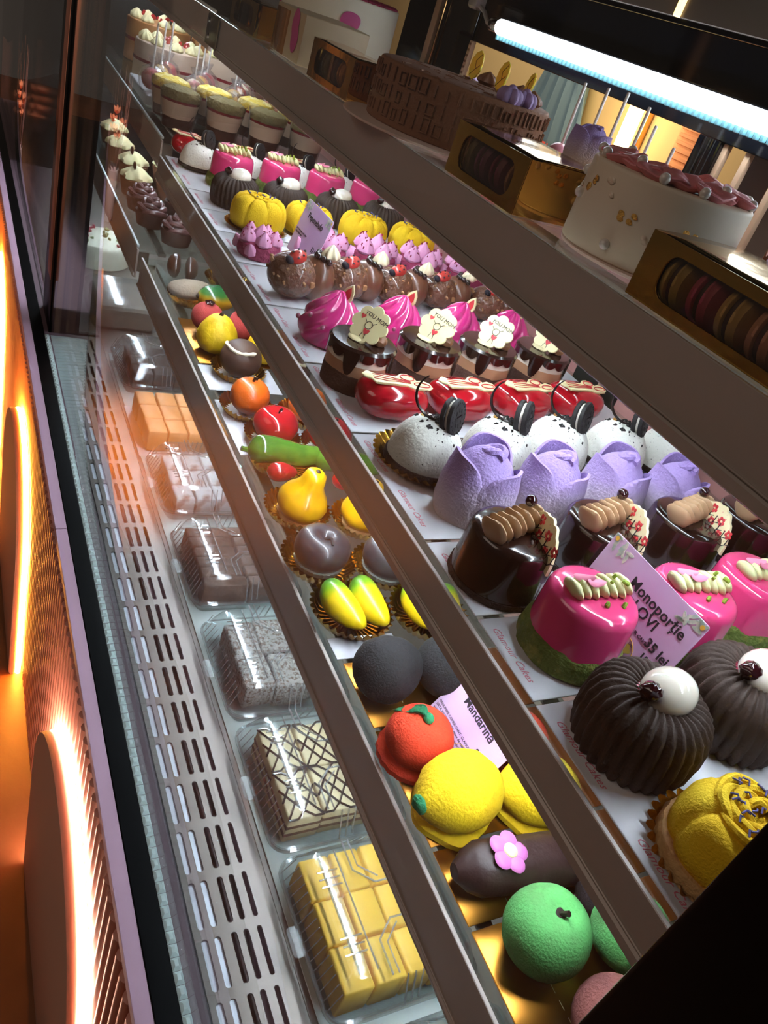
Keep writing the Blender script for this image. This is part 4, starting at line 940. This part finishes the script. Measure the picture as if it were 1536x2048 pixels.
def slices(desc, cat, x, y, nx, ny, sx, sy, sz, mt, group, name='cake_slice', gap=.0015, jit=.0008, extra=None, tall=0, z0=.0025):
    root = None; n = 0
    for i in range(nx):
        for j in range(ny):
            px = x+(i-(nx-1)/2)*(sx+gap)+random.uniform(-jit, jit); py = y+(j-(ny-1)/2)*(sy+gap)+random.uniform(-jit, jit)
            rz = random.uniform(-.02, .02)*(1 if jit < .002 else 4)
            lab = f'{desc}, {ORD[j]} from the glass, {ORD[nx-1-i]} from near end'
            if root is None:
                root = thing(name, lab, cat, (px, py, DECK+.0032+z0), rz, group); mb = MB()
                R = []
                for ins, zz in ((.001, 0), (0, .001), (0, sz*.5), (.0004, sz-.002), (.002, sz)):
                    R.append([(p[0]*(1+.02*noise.noise(Vector((p[0]*200, p[1]*200, zz*200)))), p[1]*(1+.02*noise.noise(Vector((p[1]*200, p[0]*200, zz*90)))), zz) for p in rr2(sx-2*ins, sy-2*ins, .002, 2)])
                mb.loft(R).build('slice', mt, root, ang=50)
                if extra: extra(root, sx, sy, sz)
            else: dup(root, (px, py, DECK+.0032+z0+random.uniform(0, tall)), rz, lab, 1, group)
            n += 1
ycm = mat('custard_yellow', (246, 194, 66), .5, bump=(90, .25), sss=.05)
BY = .374
def lattice(root, sx, sy, sz):
    mb = MB()
    for s in (-1, 1):
        for k in range(-1, 2):
            o = k*sx*.36; pts = [(max(-sx/2, min(sx/2, o+u*sx*.62)), max(-sy/2, min(sy/2, s*u*sy*.62)), sz+.0005) for u in (-.8, -.4, 0, .4, .8)]
            mb.tube(pts, .0013, 5)
    mb.build('chocolate_lattice', dchoc, root)
    for z, h, mm in ((.012, .006, 'layer_brown'), (.024, .005, 'layer_brown')): MB().rbox((0, 0, z), (sx+.0006, sy+.0006, h), .0006).build('cream_layer', mat(mm, (96, 60, 44), .7), root)
slices('custard yellow cake slice in clear box', 'cake slice', -.300, BY-.002, 3, 4, .0430, .0315, .040, ycm, 'yellow cake slices', tall=.002)
clam('clear box of custard yellow cake slices at the near end', -.300, BY)
slices('chocolate latticed cake slice in box', 'cake slice', -.470, BY, 2, 3, .058, .0405, .038, mat('lattice_cream', (226, 204, 158), .5), 'latticed cake slices', extra=lattice)
clam('clear box of chocolate latticed cream cake slices', -.470, BY)
powm = mat('coconut_dust', (176, 168, 160), .9, bump=(300, 1, .004), mix=(260, (110, 88, 74), .48, .62))
slices('coconut dusted cake chunk in box', 'cake slice', -.645, BY+.002, 2, 3, .056, .039, .036, powm, 'coconut dusted chunks', jit=.003, tall=.004)
clam('clear box of coconut dusted cake chunks', -.645, BY)
brm = mat('brownie_crust', (98, 66, 48), .55, bump=(70, .8, .005), mix=(30, (126, 88, 66), .45, .7))
slices('long brown chocolate bar in box', 'cake slice', -.840, BY, 6, 2, .0205, .064, .036, brm, 'brown chocolate bars')
clam('clear box of long brown chocolate bars', -.840, BY, .17)
msh = mat('marble_white', (208, 204, 204), .4, mix=(22, (142, 96, 80), .5, .6))
slices('marbled white brown square in box', 'cake slice', -1.045, BY+.004, 3, 4, .041, .0305, .03, msh, 'marbled cake squares')
clam('clear box of marbled white and brown cake squares', -1.045, BY)
tanc = mat('honey_cake', (206, 140, 80), .55, bump=(90, .4))
slices('honey cake slice in open tray', 'cake slice', -1.235, BY, 3, 4, .046, .034, .038, tanc, 'honey cake slices')
tr = thing('open_tray', 'open tray of honey coloured cake slices toward the far end', 'tray', (-1.235, BY, DECK+.0014)); MB().rbox((0, 0, .001), (.166, .165, .002), .0005).build('tray_base', boardw, tr)
slices('dark chocolate slice in far box', 'cake slice', -1.44, BY, 3, 3, .038, .038, .034, mat('dark_slice', (64, 42, 32), .6, bump=(80, .5)), 'dark chocolate slices')
clam('clear box of dark chocolate slices near the corner post', -1.44, BY)
slices('dark chocolate roll in nearest box', 'cake slice', -.122, BY, 3, 2, .040, .062, .034, mat('roll_dark', (54, 34, 28), .5, bump=(60, .5)), 'dark chocolate rolls')
clam('clear box of dark chocolate rolls beside black post', -.122, BY)
wp = thing('white_tray', 'long white tray strip under the clear cake boxes', 'tray', (-.78, BY+.0035, DECK+.0018)); MB().rbox((0, 0, .0008), (1.50, .168, .0012), .0004).build('tray_base', mat('tray_white', (214, 226, 220), .35), wp)

# ------------------------------------------------------------------ upper shelf
def macaron_box(label, x, y, L=.137, D=.10, Hh=.047, cols=((130, 112, 70), (150, 60, 90), (180, 150, 100), (190, 130, 110)), rz=0):
    t = thing('macaron_box', label, 'gift box', (x, y, UP+.0004), rz, 'gold macaron boxes')
    # front wall with a rounded window
    wl_, wh = L*.74, Hh*.66
    no = 5; out = rr2(L, Hh, .0008, no); inn = rr2(wl_, wh, .012, no); mb = MB()
    def rg(pts, y_): return [(px, y_, Hh/2+pz) for px, pz in pts]
    mb.loft([rg(inn, -.0006), rg(out, -.0006), rg(out, .0006), rg(inn, .0006), rg(inn, -.0006)], (False, False)).build('front_panel', foil, t, ang=30)
    MB().rbox((0, D/2, .0005), (L, D, .001), .0003).build('base_panel', foil, t); MB().rbox((0, D, Hh/2), (L, .001, Hh), .0003).build('rear_panel', foil, t)
    for s in (-1, 1): MB().rbox((s*L/2, D/2, Hh/2), (.001, D, Hh), .0003).build('side_panel', mirrorfoil, t)
    R = [[(-L/2+L*i/10, D*j/6, Hh+.0012*math.sin(PI*j/6)*(1+.4*math.sin(i*1.3))) for i in range(11)] for j in range(7)]
    mb = MB(); mb.loft(R, (False, False), closed=False); tp = mb.build('top_panel', foil, t); sm = tp.modifiers.new('s', 'SOLIDIFY'); sm.thickness = .0009
    MB().rbox((0, .0012, Hh/2), (wl_+.006, .0004, wh+.006), .0001).build('window_film', clear('window_film', (240, 236, 226), .05, .06), t)
    return t
def macaron(label, x, y, z, c, i):
    t = thing('macaron', label, 'macaron', (x, y, z), 0, None); mm = mat('macaron_shell_%d' % i, c, .55, bump=(300, .15)); T = TR((0, 0, 0), (0, PI/2, 0), (1.1, 1.1, 1.1)); fm = mat('macaron_filling', (70, 40, 40), .5)
    MB().lathe([(.0185, .0022), (.0195, .003), (.0195, .0046), (.0188, .0056), (.0178, .0085), (.013, .0108), (.0005, .0115)], 28, lambda a, r, z, k: (r*(1+(.02*math.sin(30*a) if k < .4 else 0)), z), T).build('shell', mm, t)
    MB().lathe([(.0005, -.0115), (.013, -.0108), (.0178, -.0085), (.0188, -.0056), (.0195, -.0046), (.0195, -.003), (.0185, -.0022)], 28, lambda a, r, z, k: (r*(1+(.02*math.sin(30*a) if k > .6 else 0)), z), T).build('shell', mm, t)
    MB().lathe([(.0172, -.0025), (.0178, 0), (.0172, .0025)], 24, None, T).build('filling', fm, t); return t
BX = [(-.658, .434, 'gold macaron box in front of the yellow pedestal', [((110, 96, 60), 'olive'), ((120, 56, 96), 'plum'), ((130, 50, 80), 'berry'), ((170, 120, 90), 'peach')], .131),
      (-.340, .436, 'gold macaron box at the near end before the white cake', [((196, 166, 96), 'sand'), ((196, 84, 118), 'pink'), ((214, 176, 110), 'honey'), ((216, 160, 136), 'blush'), ((190, 130, 100), 'tan')], .178),
      (-1.075, .434, 'gold macaron box beside the brown relief cake', [((120, 100, 60), 'olive'), ((110, 56, 70), 'wine'), ((226, 150, 96), 'apricot')], .150)]
for bi, (x, y, lab, mcs, L) in enumerate(BX):
    macaron_box(lab, x, y, L, D=[.10, .10, .06][bi])
    n = len(mcs)
    for i, (c, nm) in enumerate(mcs):
        macaron(f'{nm} macaron inside the {lab}', x+(i-(n-1)/2)*.0285, y+.0225, UP+.0229, c, bi*10+i)
# chocolate relief cake
cc = thing('chocolate_relief_cake', 'round brown chocolate cake with stamped relief sides', 'cake', (-.905, .535, UP+.004))
ccm = mat('cocoa_dust_chocolate', (138, 92, 62), .8, bump=(260, .6, .0025)); rC, hC = .105, .062
MB().lathe(cyl_prof(rC, rC-.001, hC, .004), 96).build('body', ccm, cc)
mb = MB(); rn = random.Random(3)
for k in range(46):
    a = 2*PI*k/46
    for j in range(3):
        z = .008+j*.018; w_ = rn.uniform(.006, .0105); hh = rn.uniform(.010, .015); T = TR((0, 0, z), (0, 0, a)) @ TR((rC, 0, 0), (PI/2, 0, PI/2))
        kind = rn.choice((0, 0, 4))
        if kind in (0, 1): mb.tube([(-w_/2, 0, .0003), (-w_/2, hh, .0003), (w_/2, hh, .0003), (w_/2, 0, .0003)]+([(-w_/2, 0, .0003)] if kind == 0 else []), .0012, 5, T)
        elif kind == 4: mb.tube([(0, 0, .0003), (0, hh, .0003)], .0014, 5, T)
        elif kind == 2: mb.tube([(-w_/2, 0, .0003), (0, hh, .0003), (w_/2, 0, .0003)], .0012, 5, T)
        else: mb.tube([(-w_/2, hh, .0003), (w_/2, hh, .0003), (-w_/2, 0, .0003), (w_/2, 0, .0003)], .0012, 5, T)
mb.build('stamped_relief', ccm, cc)
mb = MB()
for k in range(60):
    x, y = rn.uniform(-.09, .09), rn.uniform(-.09, .09)
    if x*x+y*y < .0085: mb.tube([(x, y, hC+.0004), (x+rn.uniform(-.02, .02), y+rn.uniform(-.02, .02), hC+.0006)], .001, 4)
mb.build('top_scratches', ccm, cc)
for k, a in enumerate((.25, .95, 1.6, 2.3)):
    def md(b, r, z, q): return r*(1+.16*math.sin(6*b+z*100)), z
    MB().lathe([(.008, 0), (.0125, .004), (.0115, .008), (.007, .012), (.0005, .016)], 30, md, TR((.078*math.cos(a), .078*math.sin(a), hC))).build('cream_rosette', mat('cocoa_cream', (130, 86, 60), .55), cc)
yplq = mat('yellow_plaque', (255, 226, 84), .4, sss=.6, mix=(150, (220, 110, 40), .22, .1, 'voronoi'))
def ypl(parent, T):
    o = [((.0105+.0012*abs(math.sin(5*t)))*math.cos(t), .019+(.0185+.0012*abs(math.sin(5*t)))*math.sin(t)) for t in [2*PI*k/50 for k in range(50)]]
    p = MB().prism(o, -.0014, .0014, .03, T).build('blossom_plaque', yplq, parent); mb = MB()
    mb.tube([(-.006, .004, .0017), (.002, .014, .0017), (-.002, .024, .0017), (.005, .034, .0017)], .0004, 5, T); mb.tube([(.002, .014, .0017), (.008, .02, .0017)], .0004, 5, T); mb.build('printed_twig', ink, p)
for x, y, z, r in ((-.07, .045, hC+.001, .3), (-.02, .055, hC+.001, .1), (.062, .040, hC+.001, -.2)): ypl(cc, TR((x, y, z), (PI/2-.12, 0, r), (.85, .85, .85)))
for k, (x, y) in enumerate(((.080, .030), (.088, .005))):
    mb = MB()
    for q in range(6): mb.sphere((0, 0, 0), (.009, .006, .009), 8, 10, None, TR((x+.006*math.cos(q*1.05), y+.006*math.sin(q*1.05), hC+.006), (0, .3, q*1.05)))
    mb.sphere((x, y, hC+.012), (.006, .006, .006), 8, 10); mb.build('lilac_flower', mat('muted_lilac', (172, 146, 192), .7), cc)
pb = thing('round_cake_board', 'round white cake board under the brown relief cake', 'cake board', (-.905, .520, UP+.0005)); MB().lathe([(.117, 0), (.1185, .0006), (.1185, .0026), (.117, .0032), (.0005, .0033)], 72).build('board', mat('cream_board', (232, 206, 190), .4), pb)
# white cake with pink brush petals and pearls
wc = thing('white_pearl_cake', 'tall white cake with pink petals and sugar pearls on top', 'cake', (-.516, .520, UP+.004)); rW, hW = .069, .066
wcm = mat('white_buttercream', (236, 220, 194), .6, bump=(40, .15), sss=.05)
MB().lathe(cyl_prof(rW, rW-.001, hW, .003), 84, lambda a, r, z, k: (r*(1+.004*noise.noise(Vector((math.cos(a)*3, math.sin(a)*3, z*40)))), z)).build('body', wcm, wc)
pkb = mat('pink_brush_cream', (232, 142, 146), .55)
for k in range(11):
    a = -2.6+k*.42; rr = .042 if k % 2 else .05
    def fn(p, q): return Vector((q.x*(1-.2*p.y), q.y, q.z+.004*p.x*p.x+.002*math.sin(p.y*5)))
    MB().sphere((0, 0, 0), (.013, .026, .0042), 10, 16, fn, TR((rr*math.cos(a), rr*math.sin(a), hW+.0035), (.0, .16, a+.35))).build('brush_petal', pkb, wc)
rn = random.Random(11)
for k in range(15):
    if k < 9: a = -2.9+k*.5; p = ((.064 if k % 3 else .05)*math.cos(a), (.064 if k % 3 else .05)*math.sin(a), hW+.0040+.004*(k % 3 == 0))
    else: a = [-2.9, -2.5, -2.0, -1.2, -.15, -2.75][k-9]; p = ((rW+.001)*math.cos(a), (rW+.001)*math.sin(a), [.018, .05, .036, .012, .030, .068][k-9])
    MB().sphere(p, .0043, 9, 14).build('sugar_pearl', pearlm, wc)
for k in range(9):
    a = -2.9+k*.36; z = rn.uniform(.02, .06); mb = MB()
    for q in range(5): mb.sphere((0, rn.uniform(-.006, .006), rn.uniform(-.005, .005)), (.0007, .0028, .0022), 5, 7, lambda p, q: q*(1+.4*noise.noise(p*5)), TR((0, 0, z), (0, 0, a)) @ TR((rW-.0002, 0, 0)))
    mb.build('gold_flakes', leafgold if k % 2 else mat('ivory_crystals', (240, 222, 196), .3), wc)
tag(MB().lathe([(.076, 0), (.0775, .0006), (.0775, .0026), (.076, .0032), (.0005, .0033)], 72).build('round_cake_board', mat('cream_board', (232, 206, 190), .4), loc=(-.510, .527, UP+.0005)), 'round cream board under the white pearl cake', 'cake board')
# yellow pedestal added behind the box to hold a lilac rose, and another lilac rose behind on the right
ym = thing('rose_pedestal', 'small round yellow pedestal added under a lilac rose', 'cake', (-.700, .590, UP+.001))
MB().lathe(cyl_prof(.042, .042, .040, .003), 48).build('body', mat('pedestal_yellow', (236, 186, 92), .4, bump=(60, .2), sss=.08), ym); MB().lathe([(.043, 0), (.0445, .001), (.0445, .004), (.043, .005)], 48).build('gold_base', goldb, ym)
def loose_rose(label, x, y, z, s, cat='sugar flower'):
    t = lrose(label); t.name = 'lilac_rose'; t['category'] = cat; t.location = (x, y, z); t.scale = (s, s, s*.8); return t
loose_rose('dark lilac velvet rose standing on the yellow pedestal', -.712, .582, UP+.0412, .70)
loose_rose('large lilac velvet rose right behind the white pearl cake', -.415, .605, UP+.001, 1.25); loose_rose('lilac velvet rose at the right picture edge by the macaron box', -.335, .580, UP+.001, 1.0)
fl_ = thing('lilac_sugar_flower', 'pale lilac ruffled flower left of the brown relief cake', 'sugar flower', (-1.14, .70, UP+.001)); mb = MB()
for k in range(14):
    a = k*2.4; r = .012+.0022*k; mb.sphere((0, 0, 0), (.020, .013, .010), 8, 12, lambda p, q: Vector((q.x, q.y, q.z+.004*math.sin(3*p.x))), TR((r*math.cos(a)*.8, r*math.sin(a)*.8, .05-.0026*k), (.2, -.5, a)))
mb.build('petals', mat('pale_lilac_cream', (196, 170, 206), .6), fl_); MB().lathe([(.02, 0), (.024, .001), (.028, .03), (.02, .04)], 24).build('base_cup', mat('pale_lilac_cream', (196, 170, 206), .6), fl_)
yp = thing('yellow_plaque_cake', 'chocolate cake with yellow blossom plaque at the right edge', 'cake', (-.43, .70, UP+.001)); MB().lathe(cyl_prof(.055, .054, .045, .004), 40).build('body', ccm, yp)
for x, y, r in ((.0, -.03, .2), (.03, -.02, -.1), (-.035, -.01, .4)): ypl(yp, TR((x, y, .045), (PI/2-.12, 0, r)))
mb = MB(); blade(mb, TR((.01, 0, .052)), .05, .02, .016); mb.build('cream_ruffle', coffee, yp)
# cake pops with upright sticks
stk = mat('paper_stick', (232, 224, 216), .6)
for i, (x, y, zt) in enumerate(((-.907, .70, -.020), (-.861, .70, -.016), (-.824, .70, -.013), (-.780, .70, -.019), (-.774, .715, -.034), (-.717, .70, -.046))):
    t = thing('cake_pop', f'upright white stick of the {ORD[i]} cake pop counted from the left', 'cake pop', (x, y, UP+.001), 0, 'cake pops on the upper shelf')
    MB().sphere((0, 0, .0165), (.0165, .0165, .0165), 10, 16).build('ball', mat('pop_coat', (226, 150, 160), .3, coat=.4), t)
    MB().lathe([(.0016, .03), (.002, .031), (.002, H0+zt-UP-.001), (.0014, H0+zt-UP)], 10).build('stick', stk, t)
# tall white petal cake further left, card and gold boxes
w0 = thing('white_petal_cake', 'tall white cake with magenta petals left of the brown cake', 'cake', (-1.50, .60, UP+.004)); r0, h0 = .100, .095
MB().lathe(cyl_prof(r0, r0-.001, h0, .003), 72).build('body', mat('cool_white_cream', (236, 230, 206), .6, bump=(40, .15)), w0)
mpet = mat('magenta_petal', (206, 84, 148), .55); mrim = mat('magenta_rim', (170, 40, 84), .6)
for a, z, s in ((-2.1, .055, 1.25), (-1.95, .078, 1.0), (-1.05, .030, 1.2), (-.2, .06, 1.0), (-2.2, .034, 1.1)):
    MB().sphere((0, 0, 0), (.0022, .019*s, .016*s), 8, 18, lambda p, q: Vector((q.x, q.y*(1-.3*p.z), q.z)), TR((0, 0, z), (0, 0, a)) @ TR((r0, 0, 0), (.8, 0, 0))).build('petal', mpet, w0)
mb = MB()
for k in range(40): a = 2*PI*k/40; mb.sphere(((r0-.012)*math.cos(a), (r0-.012)*math.sin(a), h0+.001), (.010, .008, .004), 5, 8)
mb.build('raspberry_rim', mrim, w0)
tag(MB().lathe([(.108, 0), (.1095, .0006), (.1095, .0026), (.108, .0032), (.0005, .0033)], 64).build('round_cake_board', mat('cream_board', (232, 206, 190), .4), loc=(-1.50, .60, UP+.0005)), 'round cream board under the white petal cake', 'cake board')
hb = thing('heart_print_box', 'white and amber gift box printed with magenta petals', 'gift box', (-1.285, .442, UP+.0004), 0)
MB().rbox((0, .05, .032), (.13, .10, .064), .001).build('box', mat('pale_box', (206, 186, 150), .4), hb); MB().rbox((-.032, -.0006, .03), (.058, .002, .058), .0006).build('amber_window', mat('amber_window', (150, 100, 46), .15, coat=1), hb)
for s, z, tl in ((.036, .030, .6), (.030, .048, .9)): MB().sphere((s, -.001, z), (.0145, .0012, .019), 8, 18, None).build('printed_petal', mpet, hb)
macaron_box('gold foil box at the far end by the joint bracket', -1.50, .436, .15, D=.05)
# ------------------------------------------------------------------ far section beyond the corner post
cupm = clear('cup_plastic', (236, 232, 228), .05, .05, .0)
pud = mat('brown_pudding', (74, 42, 32), .4); crm = mat('vanilla_cream', (204, 178, 156), .5); jam = mat('red_jam', (130, 22, 34), .2, coat=.6); crumbs = mat('pistachio_crumbs', (124, 110, 66), .8, bump=(200, 1, .005)); ycr = mat('yellow_crumbs', (238, 206, 84), .8, bump=(160, 1, .006), mix=(60, (248, 232, 170), .45, .65))
def cup(label, yellow=False):
    t = thing('dessert_cup', label, 'dessert cup')
    MB().lathe([(.030, 0), (.0325, .001), (.0425, .072), (.0437, .074), (.0437, .076)], 36, caps=(True, False)).build('cup', cupm, t)
    MB().lathe([(.0300, .0015), (.0322, .022)], 30).build('pudding_layer', pud, t); MB().lathe([(.0322, .0222), (.0385, .052)], 30).build('cream_layer', crm, t)
    MB().lathe([(.0385, .0522), (.0395, .057)], 30).build('jam_layer', jam, t)
    MB().lathe([(.0395, .0572), (.041, .066), (.036, .074), (.02, .078), (.0005, .078)], 30, lambda a, r, z, k: (r*(1+.03*noise.noise(Vector((math.cos(a)*4, math.sin(a)*4, z*90)))), z+.003*noise.noise(Vector((math.cos(a)*r*120, math.sin(a)*r*120, 5))))).build('crumb_topping', ycr if yellow else crumbs, t); return t
row(cup, 'layered dessert cup with dark crumbs in the far section', [(-1.795, .425), (-1.790, .518), (-1.785, .611), (-1.78, .704)], MID+.001, 'dessert cups of the near row', tail='from the glass')
row(lambda l: cup(l, True), 'layered dessert cup with yellow topping in the far section', [(-1.895, .425), (-1.89, .518), (-1.885, .611), (-1.88, .704)], MID+.001, 'yellow topped dessert cups', tail='from the glass')
bagm = clear('cellophane', (242, 240, 240), .12, .12, .06); rn = random.Random(4)
PC = [(226, 150, 150), (240, 190, 90), (214, 90, 96), (236, 216, 190), (240, 160, 120)]
for i in range(12):
    x = -1.985-.07*(i % 3); y = .402+.031*i
    t = thing('bagged_cake_pop', f'cellophane bagged cake pop with white stick, {ORD[i]} from the glass', 'cake pop', (x, y, MID+.0245), 0, 'bagged cake pops')
    MB().sphere((0, 0, .026), .022, 10, 14, lambda p, q: q*(1+.03*noise.noise(p*4))).build('ball', mat('bag_pop_%d' % (i % 5), PC[i % 5], .5, mix=(60, PC[(i+2) % 5], .5, .6)), t)
    MB().lathe([(.002, .045), (.002, .135)], 8).build('stick', stk, t)
    MB().lathe([(.022, .0), (.027, .012), (.028, .03), (.022, .046), (.006, .056), (.012, .07)], 14, lambda a, r, z, k: (r*(1+.1*math.sin(5*a+z*60)), z), caps=(False, False)).build('cellophane_bag', bagm, t, ang=20)
rs = thing('display_riser', 'pale riser block under the bagged cake pops', 'riser', (-2.055, .592, MID+.001)); MB().rbox((0, 0, .0115), (.22, .41, .022), .002).build('block', boardw, rs)
card('small lilac price card among the bagged cake pops', (-1.955, .455, MID+.0245), .05, .04, .1, 'Cake pops', '8 lei', '', [], s=.55)
swm = mat('vanilla_swirl', (240, 228, 176), .55, sss=.1)
def rosette(mb, c, r, h, tw=110, lobes=7):
    mb.lathe([(r*.8, 0), (r, h*.16), (r*.95, h*.4), (r*.62, h*.7), (r*.26, h*.92), (r*.03, h)], 40, lambda a, rr, z, k: (rr*(1+.13*math.sin(lobes*a+z*tw)), z), TR(c))
def torte(label, x, y, z, r, h, bm, top):
    t = thing('cream_torte', label, 'cake', (x, y, z)); MB().lathe(cyl_prof(r, r, h, .003), 48).build('body', bm, t)
    mb = MB()
    for k in range(9): a = 2*PI*k/9; rosette(mb, ((r-.02)*math.cos(a), (r-.02)*math.sin(a), h), .016, .02)
    mb.build('cream_rosettes', top, t); MB().lathe([(r+.001, h*.48), (r+.0014, h*.5), (r+.001, h*.56)], 48).build('jam_band', jam, t); scatter(10, lambda: (random.uniform(-.05, .05), random.uniform(-.05, .05), h+.012), .008).build('red_berries', berry if False else mat('red_berry', (180, 30, 40), .25, coat=.6), t); return t
torte('large pale cream torte behind the bagged cake pops', -2.29, .50, MID+.001, .085, .085, crm, swm); torte('large pale cream torte further back by the far wall', -2.33, .685, MID+.001, .085, .085, crm, swm); torte('cream torte with caramel sides at the far end', -2.55, .52, MID+.001, .085, .10, mat('caramel_side', (176, 120, 66), .5), swm); torte('second caramel sided cream torte at the far end', -2.56, .70, MID+.001, .085, .10, mat('caramel_side', (176, 120, 66), .5), swm)
def swcake(label):
    t = thing('cream_swirl_cupcake', label, 'cake'); MB().lathe([(.026, 0), (.028, .001), (.035, .034), (.034, .036)], 48, lambda a, r, z, k: (r*(1+.03*math.sin(24*a)), z)).build('paper_case', mat('brown_case', (110, 70, 44), .7), t)
    mb = MB(); rosette(mb, (0, 0, .034), .033, .030, 90, 6); mb.build('cream_swirl', swm, t); MB().sphere((.006, -.008, .066), (.012, .003, .009), 8, 10).build('chocolate_chip', mchoc, t); return t
row(swcake, 'cupcake with tall vanilla cream swirl in the far section', [(-1.93, .385), (-1.945, .468), (-2.06, .40), (-2.20, .39), (-2.08, .485), (-2.36, .40)], LOW+.001, 'vanilla swirl cupcakes', tail='counted away from the post')
mvm = mat('mauve_ganache', (106, 74, 72), .4, coat=.2)
def crose(label):
    t = thing('chocolate_rose_cake', label, 'cake'); MB().lathe([(.026, 0), (.028, .001), (.034, .028), (.033, .03)], 36).build('base', mat('cocoa_base', (60, 38, 30), .6), t); mb = MB()
    for k in range(12):
        a0 = k*2.4; r = .031*(1-k/15); mb.tube([(r*math.cos(a0+u), r*math.sin(a0+u), .036+.0018*k-.006*u*u) for u in [-.9+.225*i for i in range(9)]], [.003+.003*math.sin(PI*i/8) for i in range(9)], 7)
    mb.build('rose_cream', mvm, t); return t
row(crose, 'mauve chocolate rose cake in the far section', [(-1.73, .385), (-1.735, .468), (-1.825, .382), (-1.83, .465), (-1.64, .42)], LOW+.001, 'mauve chocolate rose cakes', tail='counted from the post')
gcake = thing('garnished_cream_cake', 'white cream cake with green and pink garnish behind the corner post', 'cake', (-2.06, .335, DECK+.002)); MB().lathe(cyl_prof(.085, .083, .055, .010), 48, lambda a, r, z, k: (r*(1+.02*noise.noise(Vector((math.cos(a)*4, math.sin(a)*4, z*60)))), z+(.004*noise.noise(Vector((math.cos(a)*r*70, math.sin(a)*r*70, 2))) if k > .5 else 0))).build('body', mat('garnish_white', (226, 228, 206), .6, bump=(60, .4)), gcake)
scatter(12, lambda: (random.uniform(-.06, .06), random.uniform(-.06, .06), .058), .010).build('green_garnish', mat('green_garnish', (130, 146, 92), .7), gcake); scatter(12, lambda: (random.uniform(-.06, .06), random.uniform(-.06, .06), .058), .007).build('pink_garnish', mat('pink_garnish', (190, 70, 86), .6), gcake)
gp = thing('grey_parcel', 'clear wrapped grey brown cake block behind the corner post', 'cake', (-1.72, .345, DECK+.002)); MB().rbox((0, 0, .025), (.15, .12, .05), .006, .012, 3).build('block', mat('grey_block', (122, 106, 92), .6, bump=(60, .4)), gp); MB().rbox((0, 0, .03), (.17, .14, .06), .008, .016, 3).build('wrap', plast, gp)
